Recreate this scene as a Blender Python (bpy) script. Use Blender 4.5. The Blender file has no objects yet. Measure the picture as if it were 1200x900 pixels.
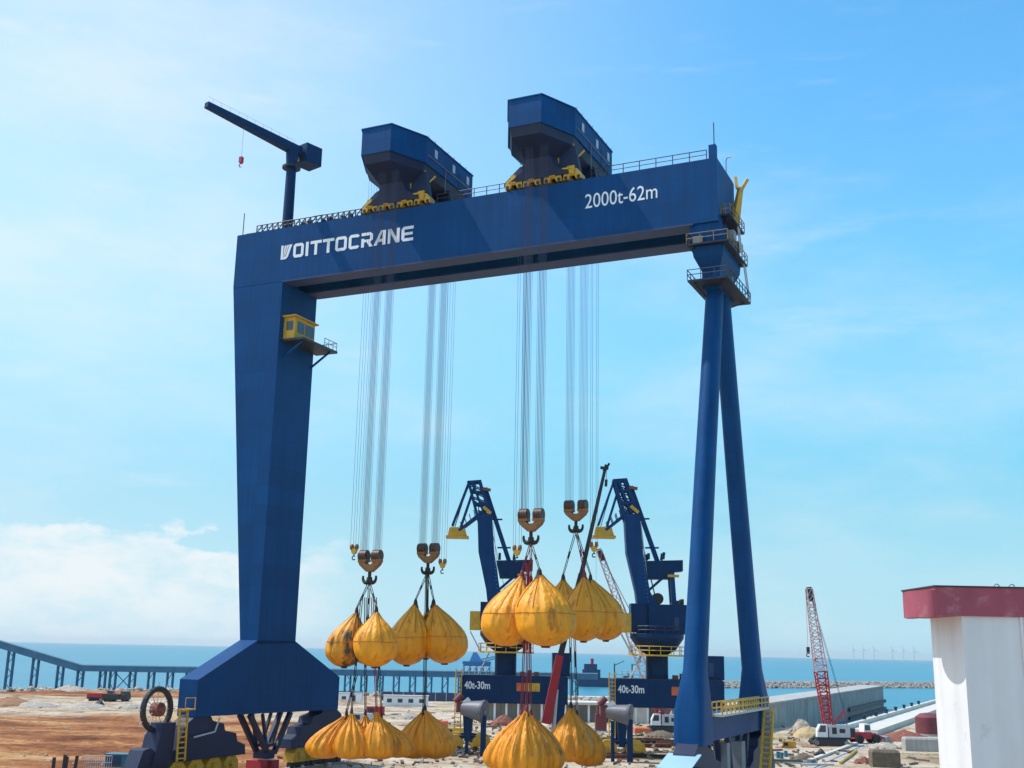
import bpy, math, random
from mathutils import Vector as Vec, Matrix, noise
random.seed(7)
sc = bpy.context.scene
COL = sc.collection
PI = math.pi

# ------------------------------------------------------------------ camera numbers (photo is 1200 x 900)
FPX, PITCH, ROLL, YAW = 1324.4, math.radians(13.306), math.radians(1.1564), math.radians(24.817)
CAM = Vec((0, 0, 15.0))
P0 = Vec((-37.59, 144.525, 0))
UX = Vec((math.cos(YAW), -math.sin(YAW), 0)); VX = Vec((math.sin(YAW), math.cos(YAW), 0)); ZX = Vec((0, 0, 1))
cp, sp, cr_, sr_ = math.cos(PITCH), math.sin(PITCH), math.cos(ROLL), math.sin(ROLL)
FW = Vec((0, cp, sp)); UP0 = Vec((0, -sp, cp)); RT0 = Vec((1, 0, 0))
RT = cr_ * RT0 + sr_ * UP0; UPV = -sr_ * RT0 + cr_ * UP0
def ray(x, y): return FW + RT * ((x - 600) / FPX) + UPV * ((450 - y) / FPX)
def hit(x, y, n, k):
    d = ray(x, y); return CAM + d * ((k - n.dot(CAM)) / n.dot(d))
def at(x, y, Y): return hit(x, y, Vec((0, 1, 0)), Y)       # a photo point at distance Y
def gp(x, y, z=0.0): return hit(x, y, ZX, z)               # a photo point lying on level z
def cw(a, b, z): return P0 + UX * a + VX * b + ZX * z       # crane coordinates to world

# ------------------------------------------------------------------ mesh helper
class MB:
    def __init__(s): s.v = []; s.f = []
    def add(s, vs, fs):
        o = len(s.v); s.v += [Vec(p) for p in vs]; s.f += [tuple(i + o for i in f) for f in fs]; return s
    def box(s, lo, hi):
        (a, b, c), (d, e, g) = lo, hi
        return s.add([(a,b,c),(d,b,c),(d,e,c),(a,e,c),(a,b,g),(d,b,g),(d,e,g),(a,e,g)],
                     [(0,3,2,1),(4,5,6,7),(0,1,5,4),(1,2,6,5),(2,3,7,6),(3,0,4,7)])
    def loft(s, rings, cap=True):
        n = len(rings[0]); o = len(s.v)
        for r in rings: s.v += [Vec(p) for p in r]
        for k in range(len(rings) - 1):
            for i in range(n):
                j = (i + 1) % n
                s.f.append((o+k*n+i, o+k*n+j, o+(k+1)*n+j, o+(k+1)*n+i))
        if cap:
            s.f.append(tuple(o + i for i in reversed(range(n))))
            s.f.append(tuple(o + (len(rings)-1)*n + i for i in range(n)))
        return s
    def prism(s, pts, vec):
        vec = Vec(vec); return s.loft([pts, [Vec(p) + vec for p in pts]])
    def bar(s, p, q, w, h=None, w2=None, h2=None, up=(0, 0, 1)):
        p, q = Vec(p), Vec(q); h = h or w; w2 = w2 or w; h2 = h2 or h
        d = (q - p).normalized(); up = Vec(up)
        if abs(d.dot(up)) > .98: up = Vec((0, 1, 0))
        a = d.cross(up).normalized(); b = a.cross(d)
        R = lambda c, w, h: [c - a*w/2 - b*h/2, c + a*w/2 - b*h/2, c + a*w/2 + b*h/2, c - a*w/2 + b*h/2]
        return s.loft([R(p, w, h), R(q, w2, h2)])
    def tube(s, p, q, r, n=8, r2=None):
        p, q = Vec(p), Vec(q); r2 = r if r2 is None else r2
        d = (q - p).normalized(); up = Vec((0, 0, 1)) if abs(d.z) < .95 else Vec((0, 1, 0))
        a = d.cross(up).normalized(); b = a.cross(d)
        R = lambda c, r: [c + a*math.cos(2*PI*i/n)*r + b*math.sin(2*PI*i/n)*r for i in range(n)]
        return s.loft([R(p, r), R(q, r2)])
    def path(s, pts, r, n=6):
        for p, q in zip(pts, pts[1:]): s.tube(p, q, r, n)
        return s
    def rev(s, prof, n=16, c=(0, 0, 0)):
        c = Vec(c)
        return s.loft([[c + Vec((r*math.cos(2*PI*i/n), r*math.sin(2*PI*i/n), z)) for i in range(n)] for r, z in prof])
    def ring(s, c, axis, R, r, n=24, m=6, a0=0, a1=2*PI):
        c = Vec(c); ax = Vec(axis).normalized(); up = Vec((0,0,1)) if abs(ax.z) < .9 else Vec((1,0,0))
        a = ax.cross(up).normalized(); b = a.cross(ax)
        full = abs(a1 - a0) > 6.28
        rr = []
        for i in range(n + 1):
            t = a0 + (a1 - a0) * i / n; d = a*math.cos(t) + b*math.sin(t)
            rr.append([c + d*(R + r*math.cos(2*PI*k/m)) + ax*(r*math.sin(2*PI*k/m)) for k in range(m)])
        return s.loft(rr, cap=not full)
    def rock(s, c, r, seed):
        rnd = random.Random(seed); n = 6
        sq = rnd.uniform(.5, .9); rot = rnd.uniform(0, 6); rings = []
        for z, k in ((-.8, .6), (-.2, 1.0), (.45, .8), (.85, .35)):
            rings.append([Vec(c) + Vec((math.cos(rot + 2*PI*i/n)*r*k*rnd.uniform(.75, 1.2), math.sin(rot + 2*PI*i/n)*r*k*rnd.uniform(.75, 1.2), (z*sq + rnd.uniform(-.12, .12))*r)) for i in range(n)])
        return s.loft(rings)
    def build(s, name, mat, parent=None, smooth=False, loc=None):
        me = bpy.data.meshes.new(name)
        o = bpy.data.objects.new(name, me)
        base = Vec(loc) if loc is not None else Vec((0, 0, 0))
        me.from_pydata([tuple(p - base) for p in s.v], [], s.f)
        import bmesh
        bm = bmesh.new(); bm.from_mesh(me); bmesh.ops.recalc_face_normals(bm, faces=bm.faces); bm.to_mesh(me); bm.free()
        me.materials.append(mat)
        if smooth:
            for p in me.polygons: p.use_smooth = True
            if smooth is not True:
                try: me.set_sharp_from_angle(angle=math.radians(smooth))
                except Exception: pass
        COL.objects.link(o); o.location = base
        if parent: o.parent = parent
        return o
def tag(o, label=None, cat=None, group=None, kind=None):
    if label: o['label'] = label
    if cat: o['category'] = cat
    if group: o['group'] = group
    if kind: o['kind'] = kind
    return o
def thing(name, loc, label, cat, group=None, rz=0.0):
    o = bpy.data.objects.new(name, None); COL.objects.link(o)
    o.location = loc; o.rotation_euler = (0, 0, rz); o.empty_display_size = .5
    return tag(o, label, cat, group)
def kids(o): return [c for c in bpy.data.objects if c.parent is o]
def copy_tree(o, parent=None):
    c = o.copy(); COL.objects.link(c); c.parent = parent
    for k in kids(o): copy_tree(k, c)
    return c
def dup(o, loc, rz=None, label=None, group=None):
    c = copy_tree(o); c.location = loc
    if rz is not None: c.rotation_euler = (0, 0, rz)
    return tag(c, label, None, group)

# ------------------------------------------------------------------ materials
def mat(name, col, rough=.5, metal=0.0, var=.12, scale=.35, col2=None, amt2=.0, scale2=1.2, bump=.0, bscale=6, plates=None, streak=0.0, spec=.5, stretch=None):
    m = bpy.data.materials.new(name); m.use_nodes = True
    N = m.node_tree.nodes; Lk = m.node_tree.links; b = N['Principled BSDF']
    b.inputs['Roughness'].default_value = rough; b.inputs['Metallic'].default_value = metal
    b.inputs['Specular IOR Level'].default_value = spec
    tc = N.new('ShaderNodeTexCoord'); src = tc.outputs['Object']
    if stretch:
        mp = N.new('ShaderNodeMapping'); mp.inputs['Scale'].default_value = stretch; Lk.new(src, mp.inputs['Vector']); nsrc = mp.outputs['Vector']
    else: nsrc = src
    nz = N.new('ShaderNodeTexNoise'); nz.inputs['Scale'].default_value = scale; nz.inputs['Detail'].default_value = 5; nz.inputs['Roughness'].default_value = .6
    Lk.new(nsrc, nz.inputs['Vector'])
    rp = N.new('ShaderNodeMapRange'); rp.inputs['From Min'].default_value = .3; rp.inputs['From Max'].default_value = .7
    rp.inputs['To Min'].default_value = 1 - var; rp.inputs['To Max'].default_value = 1 + var
    Lk.new(nz.outputs['Fac'], rp.inputs['Value'])
    val = rp.outputs['Result']
    def mul(a, bb):
        q = N.new('ShaderNodeMath'); q.operation = 'MULTIPLY'; Lk.new(a, q.inputs[0]); Lk.new(bb, q.inputs[1]); return q.outputs[0]
    if plates:
        mp2 = N.new('ShaderNodeVectorMath'); mp2.operation = 'DIVIDE'; mp2.inputs[1].default_value = plates; Lk.new(src, mp2.inputs[0])
        fl = N.new('ShaderNodeVectorMath'); fl.operation = 'FLOOR'; Lk.new(mp2.outputs[0], fl.inputs[0])
        wn = N.new('ShaderNodeTexWhiteNoise'); Lk.new(fl.outputs[0], wn.inputs['Vector'])
        r2 = N.new('ShaderNodeMapRange'); r2.inputs['To Min'].default_value = .93; r2.inputs['To Max'].default_value = 1.07; Lk.new(wn.outputs['Value'], r2.inputs['Value'])
        val = mul(val, r2.outputs['Result'])
        fr = N.new('ShaderNodeVectorMath'); fr.operation = 'FRACTION'; Lk.new(mp2.outputs[0], fr.inputs[0])
        sx = N.new('ShaderNodeSeparateXYZ'); Lk.new(fr.outputs[0], sx.inputs[0])
        for ax_, wd in (('X', .022), ('Z', .030)):
            cm = N.new('ShaderNodeMath'); cm.operation = 'LESS_THAN'; cm.inputs[1].default_value = wd; Lk.new(sx.outputs[ax_], cm.inputs[0])
            r5 = N.new('ShaderNodeMapRange'); r5.inputs['To Min'].default_value = 1; r5.inputs['To Max'].default_value = .86; Lk.new(cm.outputs[0], r5.inputs['Value']); val = mul(val, r5.outputs['Result'])
    if streak:
        mp3 = N.new('ShaderNodeMapping'); mp3.inputs['Scale'].default_value = (1.1, 1.1, .05); Lk.new(src, mp3.inputs['Vector'])
        n3 = N.new('ShaderNodeTexNoise'); n3.inputs['Scale'].default_value = 1.3; n3.inputs['Detail'].default_value = 4; Lk.new(mp3.outputs[0], n3.inputs['Vector'])
        r3 = N.new('ShaderNodeMapRange'); r3.inputs['From Min'].default_value = .35; r3.inputs['From Max'].default_value = .75; r3.inputs['To Min'].default_value = 1 + streak*.3; r3.inputs['To Max'].default_value = 1 - streak
        Lk.new(n3.outputs['Fac'], r3.inputs['Value']); val = mul(val, r3.outputs['Result'])
    base = N.new('ShaderNodeMix'); base.data_type = 'RGBA'; base.blend_type = 'MULTIPLY'; base.inputs[0].default_value = 1
    base.inputs[6].default_value = (*col, 1); Lk.new(val, base.inputs[7]); out = base.outputs[2]
    if col2:
        n4 = N.new('ShaderNodeTexNoise'); n4.inputs['Scale'].default_value = scale2; n4.inputs['Detail'].default_value = 6; n4.inputs['Roughness'].default_value = .65; Lk.new(nsrc, n4.inputs['Vector'])
        r4 = N.new('ShaderNodeMapRange'); r4.inputs['From Min'].default_value = .66 - .3*amt2; r4.inputs['From Max'].default_value = .76 - .25*amt2; Lk.new(n4.outputs['Fac'], r4.inputs['Value'])
        mx = N.new('ShaderNodeMix'); mx.data_type = 'RGBA'; Lk.new(r4.outputs['Result'], mx.inputs[0]); Lk.new(out, mx.inputs[6]); mx.inputs[7].default_value = (*col2, 1); out = mx.outputs[2]
    Lk.new(out, b.inputs['Base Color'])
    if bump:
        n5 = N.new('ShaderNodeTexNoise'); n5.inputs['Scale'].default_value = bscale; n5.inputs['Detail'].default_value = 5; Lk.new(nsrc, n5.inputs['Vector'])
        bp = N.new('ShaderNodeBump'); bp.inputs['Strength'].default_value = bump; bp.inputs['Distance'].default_value = .3; Lk.new(n5.outputs['Fac'], bp.inputs['Height']); Lk.new(bp.outputs[0], b.inputs['Normal'])
    return m
M = {}
M['blue'] = mat('crane_blue_paint', (.0010, .058, .192), .50, var=.11, scale=.16, plates=(3.1, 400, 2.48), streak=.16, bump=.03, bscale=.8, spec=.14)
M['dblue'] = mat('bogie_blue_underframe_shade', (.003, .015, .058), .55, var=.12, scale=1, col2=(.05, .045, .05), amt2=.15)
M['pblue'] = mat('portal_blue_paint', (.002, .032, .105), .5, var=.12, scale=.8, streak=.12, spec=.2)
M['jibblue'] = mat('jib_blue_paint', (.002, .050, .170), .5, var=.12, scale=.6, streak=.15, spec=.2)
M['flange'] = mat('flange_bounce_grey', (.030, .055, .145), .6, var=.15, scale=.6)  # ground bounce and haze put into the colour, greyer than the girders
M['white'] = mat('lettering_white', (.82, .84, .86), .5, var=.03)
M['yellow'] = mat('safety_yellow', (.62, .36, .03), .5, var=.15, scale=1.5, col2=(.20, .11, .03), amt2=.25)
M['dark'] = mat('dark_steel', (.020, .022, .028), .5, var=.25, scale=2)
M['grey'] = mat('grey_steel', (.20, .21, .23), .5, var=.15, scale=1)
M['lgrey'] = mat('galvanised_steel', (.50, .52, .54), .45, var=.1, scale=1.5)
M['glass'] = mat('cab_glass', (.03, .045, .06), .08, var=.1, spec=.8)
M['rope'] = mat('wire_rope', (.045, .05, .095), .6, var=.1)
M['brown'] = mat('sheave_brown', (.27, .115, .035), .55, var=.25, scale=2, col2=(.05, .03, .025), amt2=.4, scale2=1.5)
M['navydk'] = mat('platform_navy', (.006, .014, .04), .6, var=.2)
M['railing'] = mat('weathered_railing', (.22, .17, .07), .6, var=.3, scale=2)
M['sheave'] = mat('sheave_dark_brown', (.075, .032, .018), .5, var=.3, scale=2)
M['sling'] = mat('sling_black', (.022, .02, .02), .7, var=.3, scale=3)
M['slingred'] = mat('sling_red', (.22, .022, .03), .7, var=.25, scale=3)
M['bag'] = mat('water_bag_yellow', (.88, .355, .008), .5, var=.17, scale=.8, col2=(.50, .175, .010), amt2=.38, scale2=.9, bump=.7, bscale=2.4, stretch=(1, 1, .28))
M['baglow'] = mat('slack_water_bag_yellow', (.83, .315, .007), .5, var=.19, scale=.8, col2=(.42, .16, .012), amt2=.34, scale2=.8, bump=.9, bscale=2.8, stretch=(1, 1, .22))
M['bagdirty'] = mat('water_bag_worn', (.76, .30, .010), .55, var=.2, scale=.9, col2=(.06, .045, .02), amt2=.62, scale2=.6, bump=.4, bscale=1.6, stretch=(1, 1, .4))
M['strap'] = mat('bag_webbing', (.50, .21, .012), .65, var=.2, scale=2)
M['red'] = mat('red_paint', (.42, .022, .035), .5, var=.15, scale=1.2)
M['rust'] = mat('rusty_red', (.24, .075, .045), .75, var=.25, scale=1, col2=(.09, .04, .03), amt2=.4)
M['concrete'] = mat('concrete', (.40, .39, .37), .85, var=.14, scale=.25, streak=.25, bump=.2, bscale=2)
M['quay'] = mat('weathered_quay_concrete', (.36, .345, .32), .9, var=.18, scale=.2, streak=.38, bump=.2, bscale=2)
M['concrete2'] = mat('pale_concrete', (.58, .55, .49), .85, var=.12, scale=.6, bump=.15, bscale=3)
M['render'] = mat('white_render', (.72, .71, .72), .85, var=.05, scale=.4, col2=(.60, .59, .59), amt2=.15, scale2=.7, streak=.10, bump=.05, bscale=8)
M['roofred'] = mat('maroon_fascia', (.34, .075, .11), .75, var=.14, scale=1.0, col2=(.42, .17, .20), amt2=.3, scale2=1.3, streak=.12)
M['sand'] = mat('sand_heap', (.50, .37, .20), .95, var=.18, scale=.8, bump=.5, bscale=2.5)
M['rubble'] = mat('rubble_stone', (.40, .34, .28), .9, var=.35, scale=1.5, bump=.4, bscale=4)
M['rockm'] = mat('breakwater_rock', (.30, .27, .24), .9, var=.45, scale=.35, bump=.3, bscale=1)
M['earth'] = mat('brown_earth', (.30, .15, .075), .95, var=.25, scale=.6, bump=.5, bscale=2)
M['wood'] = mat('weathered_wood', (.16, .12, .085), .85, var=.3, scale=2)
M['teal'] = mat('teal_paint', (.03, .17, .24), .5, var=.12)
M['trestle'] = mat('trestle_blue_grey', (.085, .165, .24), .6, var=.15)
M['tblue'] = mat('hopper_blue', (.02, .14, .36), .5, var=.15)
M['orange'] = mat('orange_tarp', (.60, .14, .05), .7, var=.2, scale=1)
M['turbine'] = mat('turbine_white', (.55, .60, .64), .6, var=.03)
M['tyre'] = mat('tyre_rubber', (.02, .02, .021), .8, var=.2)
M['maroon'] = mat('maroon_paint', (.17, .035, .045), .6, var=.2, scale=1)
M['navy'] = mat('navy_panel', (.02, .055, .13), .6, var=.15)
M['aqua'] = mat('pale_blue_hood', (.35, .55, .72), .35, var=.06)

# ------------------------------------------------------------------ sky, sun
SUN_EL, SUN_AZ = math.radians(57), math.radians(282)      # azimuth clockwise from +Y: from the left
sun_dir = Vec((math.sin(SUN_AZ)*math.cos(SUN_EL), math.cos(SUN_AZ)*math.cos(SUN_EL), math.sin(SUN_EL)))
w = bpy.data.worlds.new('World'); sc.world = w; w.use_nodes = True
N = w.node_tree.nodes; Lk = w.node_tree.links; bg = N['Background']
sky = N.new('ShaderNodeTexSky'); sky.sky_type = 'NISHITA'; sky.sun_disc = False
sky.sun_elevation = SUN_EL; sky.sun_rotation = SUN_AZ; sky.air_density = 1.0; sky.dust_density = .6; sky.ozone_density = 1.2; sky.altitude = 10
tc = N.new('ShaderNodeTexCoord')
sep = N.new('ShaderNodeSeparateXYZ'); Lk.new(tc.outputs['Generated'], sep.inputs[0])
def wmath(op, a, b=None, c=None):
    q = N.new('ShaderNodeMath'); q.operation = op
    for i, x in enumerate((a, b, c)):
        if x is None: continue
        if isinstance(x, (int, float)): q.inputs[i].default_value = x
        else: Lk.new(x, q.inputs[i])
    return q.outputs[0]
def wrange(x, a, b, c=0, d=1, smooth=True):
    q = N.new('ShaderNodeMapRange'); q.interpolation_type = 'SMOOTHSTEP' if smooth else 'LINEAR'
    for i, k in zip(('From Min', 'From Max', 'To Min', 'To Max'), (a, b, c, d)): q.inputs[i].default_value = k
    Lk.new(x, q.inputs['Value']); return q.outputs['Result']
def wnoise(scale, sx, sy, sz, det=6, rough=.55, off=(0, 0, 0)):
    mp = N.new('ShaderNodeMapping'); mp.inputs['Scale'].default_value = (sx, sy, sz); mp.inputs['Location'].default_value = off
    Lk.new(tc.outputs['Generated'], mp.inputs['Vector'])
    nz = N.new('ShaderNodeTexNoise'); nz.inputs['Scale'].default_value = scale; nz.inputs['Detail'].default_value = det; nz.inputs['Roughness'].default_value = rough
    Lk.new(mp.outputs[0], nz.inputs['Vector']); return nz.outputs['Fac']
az = wmath('ARCTAN2', sep.outputs['X'], sep.outputs['Y'])      # 0 straight ahead, negative to the left
elv = sep.outputs['Z']
# thin high cloud, streaky
c1 = wmath('ADD', wmath('MULTIPLY', wrange(wnoise(2.2, 1, 1, 3.0, 7, .62, (1.3, .2, .7)), .46, .78), .34), wmath('MULTIPLY', wrange(wnoise(7, .6, 1, 4.0, 8, .66, (4.3, 1.2, .1)), .56, .80), .22))
veil = wmath('MULTIPLY', wrange(az, .30, -.45, .02, 1), wrange(elv, .05, .5, .22, .50))        # paler veil to the left
# cumulus bank low on the left
cu = wnoise(8, 1, 1, 2.2, 8, .58, (0.4, 2.1, .3))
top = wmath('ADD', wmath('MULTIPLY', wmath('SUBTRACT', cu, .5), .20), .098)
bank = wmath('MULTIPLY', wrange(wmath('SUBTRACT', top, elv), -.004, .016), wrange(elv, .0, .06, .70, 1))
bank = wmath('MULTIPLY', bank, wrange(az, -.06, -.24, 0, 1))
bank = wmath('MULTIPLY', bank, wrange(wnoise(13, 1, 1, 2.6, 8, .66, (3, 1, 2)), .30, .60, .42, 1))
cl = wmath('MINIMUM', wmath('MAXIMUM', bank, wmath('ADD', veil, c1)), 1.0)
hsv = N.new('ShaderNodeHueSaturation'); hsv.inputs['Hue'].default_value = .485; hsv.inputs['Saturation'].default_value = 1.34
Lk.new(sky.outputs[0], hsv.inputs['Color'])
def wmix(f, a, bcol):
    q = N.new('ShaderNodeMix'); q.data_type = 'RGBA'; Lk.new(f, q.inputs[0]); Lk.new(a, q.inputs[6])
    if isinstance(bcol, tuple): q.inputs[7].default_value = (*bcol, 1)
    else: Lk.new(bcol, q.inputs[7])
    return q.outputs[2]
air = wmix(wrange(elv, .44, .10, 0, .85), hsv.outputs[0], (.62, 2.18, 3.02))       # marine haze, cyan higher up
air = wmix(wrange(elv, .17, .0, 0, .95), air, (1.85, 2.95, 3.38))                    # and paler at the horizon
air = wmix(cl, air, (3.25, 3.50, 3.62))
Lk.new(air, bg.inputs['Color']); bg.inputs['Strength'].default_value = .15
sl = bpy.data.lights.new('sun', 'SUN'); sl.energy = 2.3; sl.angle = math.radians(.53); sl.color = (1, .965, .90)
so = bpy.data.objects.new('sun', sl); COL.objects.link(so); so.rotation_euler = (-sun_dir).to_track_quat('-Z', 'Y').to_euler(); so.location = (0, -20, 120)

# ------------------------------------------------------------------ camera
cd = bpy.data.cameras.new('camera'); co = bpy.data.objects.new('camera', cd); COL.objects.link(co)
cd.sensor_width = 36; cd.lens = 36 * FPX / 1200; cd.clip_end = 60000; cd.clip_start = .5
m3 = Matrix((RT, UPV, -FW)).transposed(); co.matrix_world = Matrix.Translation(CAM) @ m3.to_4x4(); sc.camera = co
sc.view_settings.view_transform = 'Standard'; sc.view_settings.look = 'None'; sc.view_settings.gamma = 1; sc.view_settings.exposure = 0.85
sc.render.resolution_x = 1024; sc.render.resolution_y = 768

# ------------------------------------------------------------------ ground and sea
def sstep(a, b, x):
    t = max(0, min(1, (x - a) / (b - a))); return t*t*(3 - 2*t)
LAND = [(-700, 300), (-260, 322), (-160, 352), (-102, 374), (-13, 381), (40, 372), (72, 352), (64, 268), (74, 252), (141, 388), (200, 505), (420, 640), (900, 700), (900, -300), (-700, -300)]
def land_dist(x, y):
    inside = False; d = 1e9; n = len(LAND)
    for i in range(n):
        (x1, y1), (x2, y2) = LAND[i], LAND[(i+1) % n]
        if (y1 > y) != (y2 > y) and x < (x2-x1)*(y-y1)/(y2-y1) + x1: inside = not inside
        dx, dy = x2-x1, y2-y1; t = max(0, min(1, ((x-x1)*dx + (y-y1)*dy)/(dx*dx+dy*dy)))
        d = min(d, math.hypot(x-x1-t*dx, y-y1-t*dy))
    return d if inside else -d
def seq(a, b, step): return [a + i*step for i in range(int(round((b-a)/step)))]
xs = seq(-700, -220, 60) + seq(-220, 180, 2.0) + seq(180, 300, 15) + seq(300, 900, 60) + [900]
ys = seq(-300, 60, 45) + seq(60, 120, 4) + seq(120, 250, 1.3) + seq(250, 420, 2.5) + seq(420, 700, 20) + [700]
gv, gf, ea, dk = [], [], [], []
for y in ys:
    for x in xs:
        d = land_dist(x, y)
        e = sstep(-14, -34, x + .10*(y-150) + 5*noise.noise(Vec((x*.05, y*.03, 1)))) * sstep(108, 130, y)
        lv = .10*noise.noise(Vec((x*.11, y*.11, 0))) + .04*noise.noise(Vec((x*.5, y*.5, 4)))
        mound = max(0, noise.fractal(Vec((x*.018, y*.055, 7)), 1.0, 2.0, 5) + .15)
        lv += e * (1.5*mound*sstep(150, 170, y) + .25*noise.noise(Vec((x*.2, y*.3, 2))))
        lv = lv * sstep(0, 6, d) * (sstep(3, 14, abs((Vec((x, y, 0))-P0).dot(UX)-7)) if e > 0 else 1)
        edge = sstep(0, 5, -d)
        gv.append((x, y, lv - 9*edge - .012*max(0, 0)))
        ea.append(e); dk.append(0)
nx = len(xs)
for j in range(len(ys)-1):
    for i in range(nx-1): gf.append((j*nx+i, j*nx+i+1, (j+1)*nx+i+1, (j+1)*nx+i))
me = bpy.data.meshes.new('ground'); me.from_pydata(gv, [], gf)
at_ = me.attributes.new('earth', 'FLOAT', 'POINT'); at_.data.foreach_set('value', ea)
for p in me.polygons: p.use_smooth = True
go = bpy.data.objects.new('ground', me); COL.objects.link(go); tag(go, kind='structure')
gm = bpy.data.materials.new('yard_ground'); gm.use_nodes = True
N2 = gm.node_tree.nodes; L2 = gm.node_tree.links; b = N2['Principled BSDF']; b.inputs['Roughness'].default_value = .95; b.inputs['Specular IOR Level'].default_value = .15
geo = N2.new('ShaderNodeNewGeometry')
def gnoise(scale, sx=1, sy=1, det=7, rough=.6, off=0):
    mp = N2.new('ShaderNodeMapping'); mp.inputs['Scale'].default_value = (sx, sy, 1); mp.inputs['Location'].default_value = (off, off*.7, 0); L2.new(geo.outputs['Position'], mp.inputs['Vector'])
    q = N2.new('ShaderNodeTexNoise'); q.inputs['Scale'].default_value = scale; q.inputs['Detail'].default_value = det; q.inputs['Roughness'].default_value = rough; L2.new(mp.outputs[0], q.inputs['Vector']); return q.outputs['Fac']
def gramp(f, stops):
    q = N2.new('ShaderNodeValToRGB'); e = q.color_ramp.elements
    while len(e) < len(stops): e.new(.5)
    for el, (p, c) in zip(e, stops): el.position = p; el.color = (*c, 1)
    L2.new(f, q.inputs[0]); return q.outputs['Color']
def gmix(f, a, bb):
    q = N2.new('ShaderNodeMix'); q.data_type = 'RGBA'
    if isinstance(f, float): q.inputs[0].default_value = f
    else: L2.new(f, q.inputs[0])
    L2.new(a, q.inputs[6]); L2.new(bb, q.inputs[7]); return q.outputs[2]
yard = gramp(gnoise(.05, 1, 1.6), [(.30, (.20, .14, .09)), (.43, (.40, .31, .21)), (.55, (.53, .44, .34)), (.66, (.57, .51, .43)), (.8, (.44, .33, .21))])
spots = gramp(gnoise(.35, 1, .8, 8, .7, 5), [(.50, (1, 1, 1)), (.60, (.66, .56, .46)), (.70, (.32, .26, .22))])
ml = N2.new('ShaderNodeMix'); ml.data_type = 'RGBA'; ml.blend_type = 'MULTIPLY'; ml.inputs[0].default_value = 1; L2.new(yard, ml.inputs[6]); L2.new(spots, ml.inputs[7])
soil = gramp(gnoise(.05, .55, 1.5, 12, .74, 11), [(.34, (.085, .035, .02)), (.44, (.235, .085, .035)), (.52, (.38, .165, .065)), (.60, (.50, .30, .13)), (.72, (.56, .45, .33))])
fine = gramp(gnoise(.9, 1, 1, 6, .7, 3), [(.35, (.55, .52, .50)), (.6, (1.08, 1.06, 1.04))])
ms = N2.new('ShaderNodeMix'); ms.data_type = 'RGBA'; ms.blend_type = 'MULTIPLY'; ms.inputs[0].default_value = 1; L2.new(soil, ms.inputs[6]); L2.new(fine, ms.inputs[7])
# the graded pale sand road that runs behind the earthworks
spx = N2.new('ShaderNodeSeparateXYZ'); L2.new(geo.outputs['Position'], spx.inputs[0])
def gm2(op, a, bb):
    q = N2.new('ShaderNodeMath'); q.operation = op
    for i, x in enumerate((a, bb)):
        if isinstance(x, (int, float)): q.inputs[i].default_value = x
        else: L2.new(x, q.inputs[i])
    return q.outputs[0]
wav = gm2('ADD', spx.outputs['Y'], gm2('MULTIPLY', gm2('SUBTRACT', gnoise(.02, 1, 1, 5, .6, 2), .5), 60))
def grange(x, a, bb):
    q = N2.new('ShaderNodeMapRange'); q.interpolation_type = 'SMOOTHSTEP'; q.inputs['From Min'].default_value = a; q.inputs['From Max'].default_value = bb; L2.new(x, q.inputs['Value']); return q.outputs['Result']
road = gm2('MULTIPLY', grange(wav, 236, 252), grange(wav, 345, 325))
ea_n = N2.new('ShaderNodeAttribute'); ea_n.attribute_name = 'earth'
ef = gm2('MULTIPLY', ea_n.outputs['Fac'], gm2('SUBTRACT', 1.0, gm2('MULTIPLY', road, .9)))
L2.new(gmix(ef, ml.outputs[2], ms.outputs[2]), b.inputs['Base Color'])
bp = N2.new('ShaderNodeBump'); bp.inputs['Strength'].default_value = .6; bp.inputs['Distance'].default_value = .35; L2.new(gnoise(1.1, 1, 1, 8, .65), bp.inputs['Height']); L2.new(bp.outputs[0], b.inputs['Normal'])
me.materials.append(gm)

sm = bpy.data.materials.new('sea_water'); sm.use_nodes = True
N3 = sm.node_tree.nodes; L3 = sm.node_tree.links; b = N3['Principled BSDF']
b.inputs['Roughness'].default_value = .32; b.inputs['IOR'].default_value = 1.33; b.inputs['Specular IOR Level'].default_value = .25
g3 = N3.new('ShaderNodeNewGeometry')
mp = N3.new('ShaderNodeMapping'); mp.inputs['Scale'].default_value = (.004, .012, 1); L3.new(g3.outputs['Position'], mp.inputs['Vector'])
nz = N3.new('ShaderNodeTexNoise'); nz.inputs['Scale'].default_value = 1; nz.inputs['Detail'].default_value = 12; nz.inputs['Roughness'].default_value = .7; L3.new(mp.outputs[0], nz.inputs['Vector'])
rp = N3.new('ShaderNodeValToRGB'); rp.color_ramp.elements[0].color = (.028, .18, .27, 1); rp.color_ramp.elements[1].color = (.045, .24, .325, 1); rp.color_ramp.elements[0].position = .3; rp.color_ramp.elements[1].position = .7
L3.new(nz.outputs['Fac'], rp.inputs[0]); L3.new(rp.outputs[0], b.inputs['Base Color'])
wv = N3.new('ShaderNodeTexNoise'); wv.inputs['Scale'].default_value = .16; wv.inputs['Detail'].default_value = 6; L3.new(g3.outputs['Position'], wv.inputs['Vector'])
bp = N3.new('ShaderNodeBump'); bp.inputs['Strength'].default_value = .8; bp.inputs['Distance'].default_value = 1.0; L3.new(wv.outputs['Fac'], bp.inputs['Height']); L3.new(bp.outputs[0], b.inputs['Normal'])
sea = MB(); sea.add([(-30000, -900, -3), (30000, -900, -3), (30000, 32000, -3), (-30000, 32000, -3)], [(0, 1, 2, 3)])
tag(sea.build('sea', sm), kind='structure')

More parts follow.
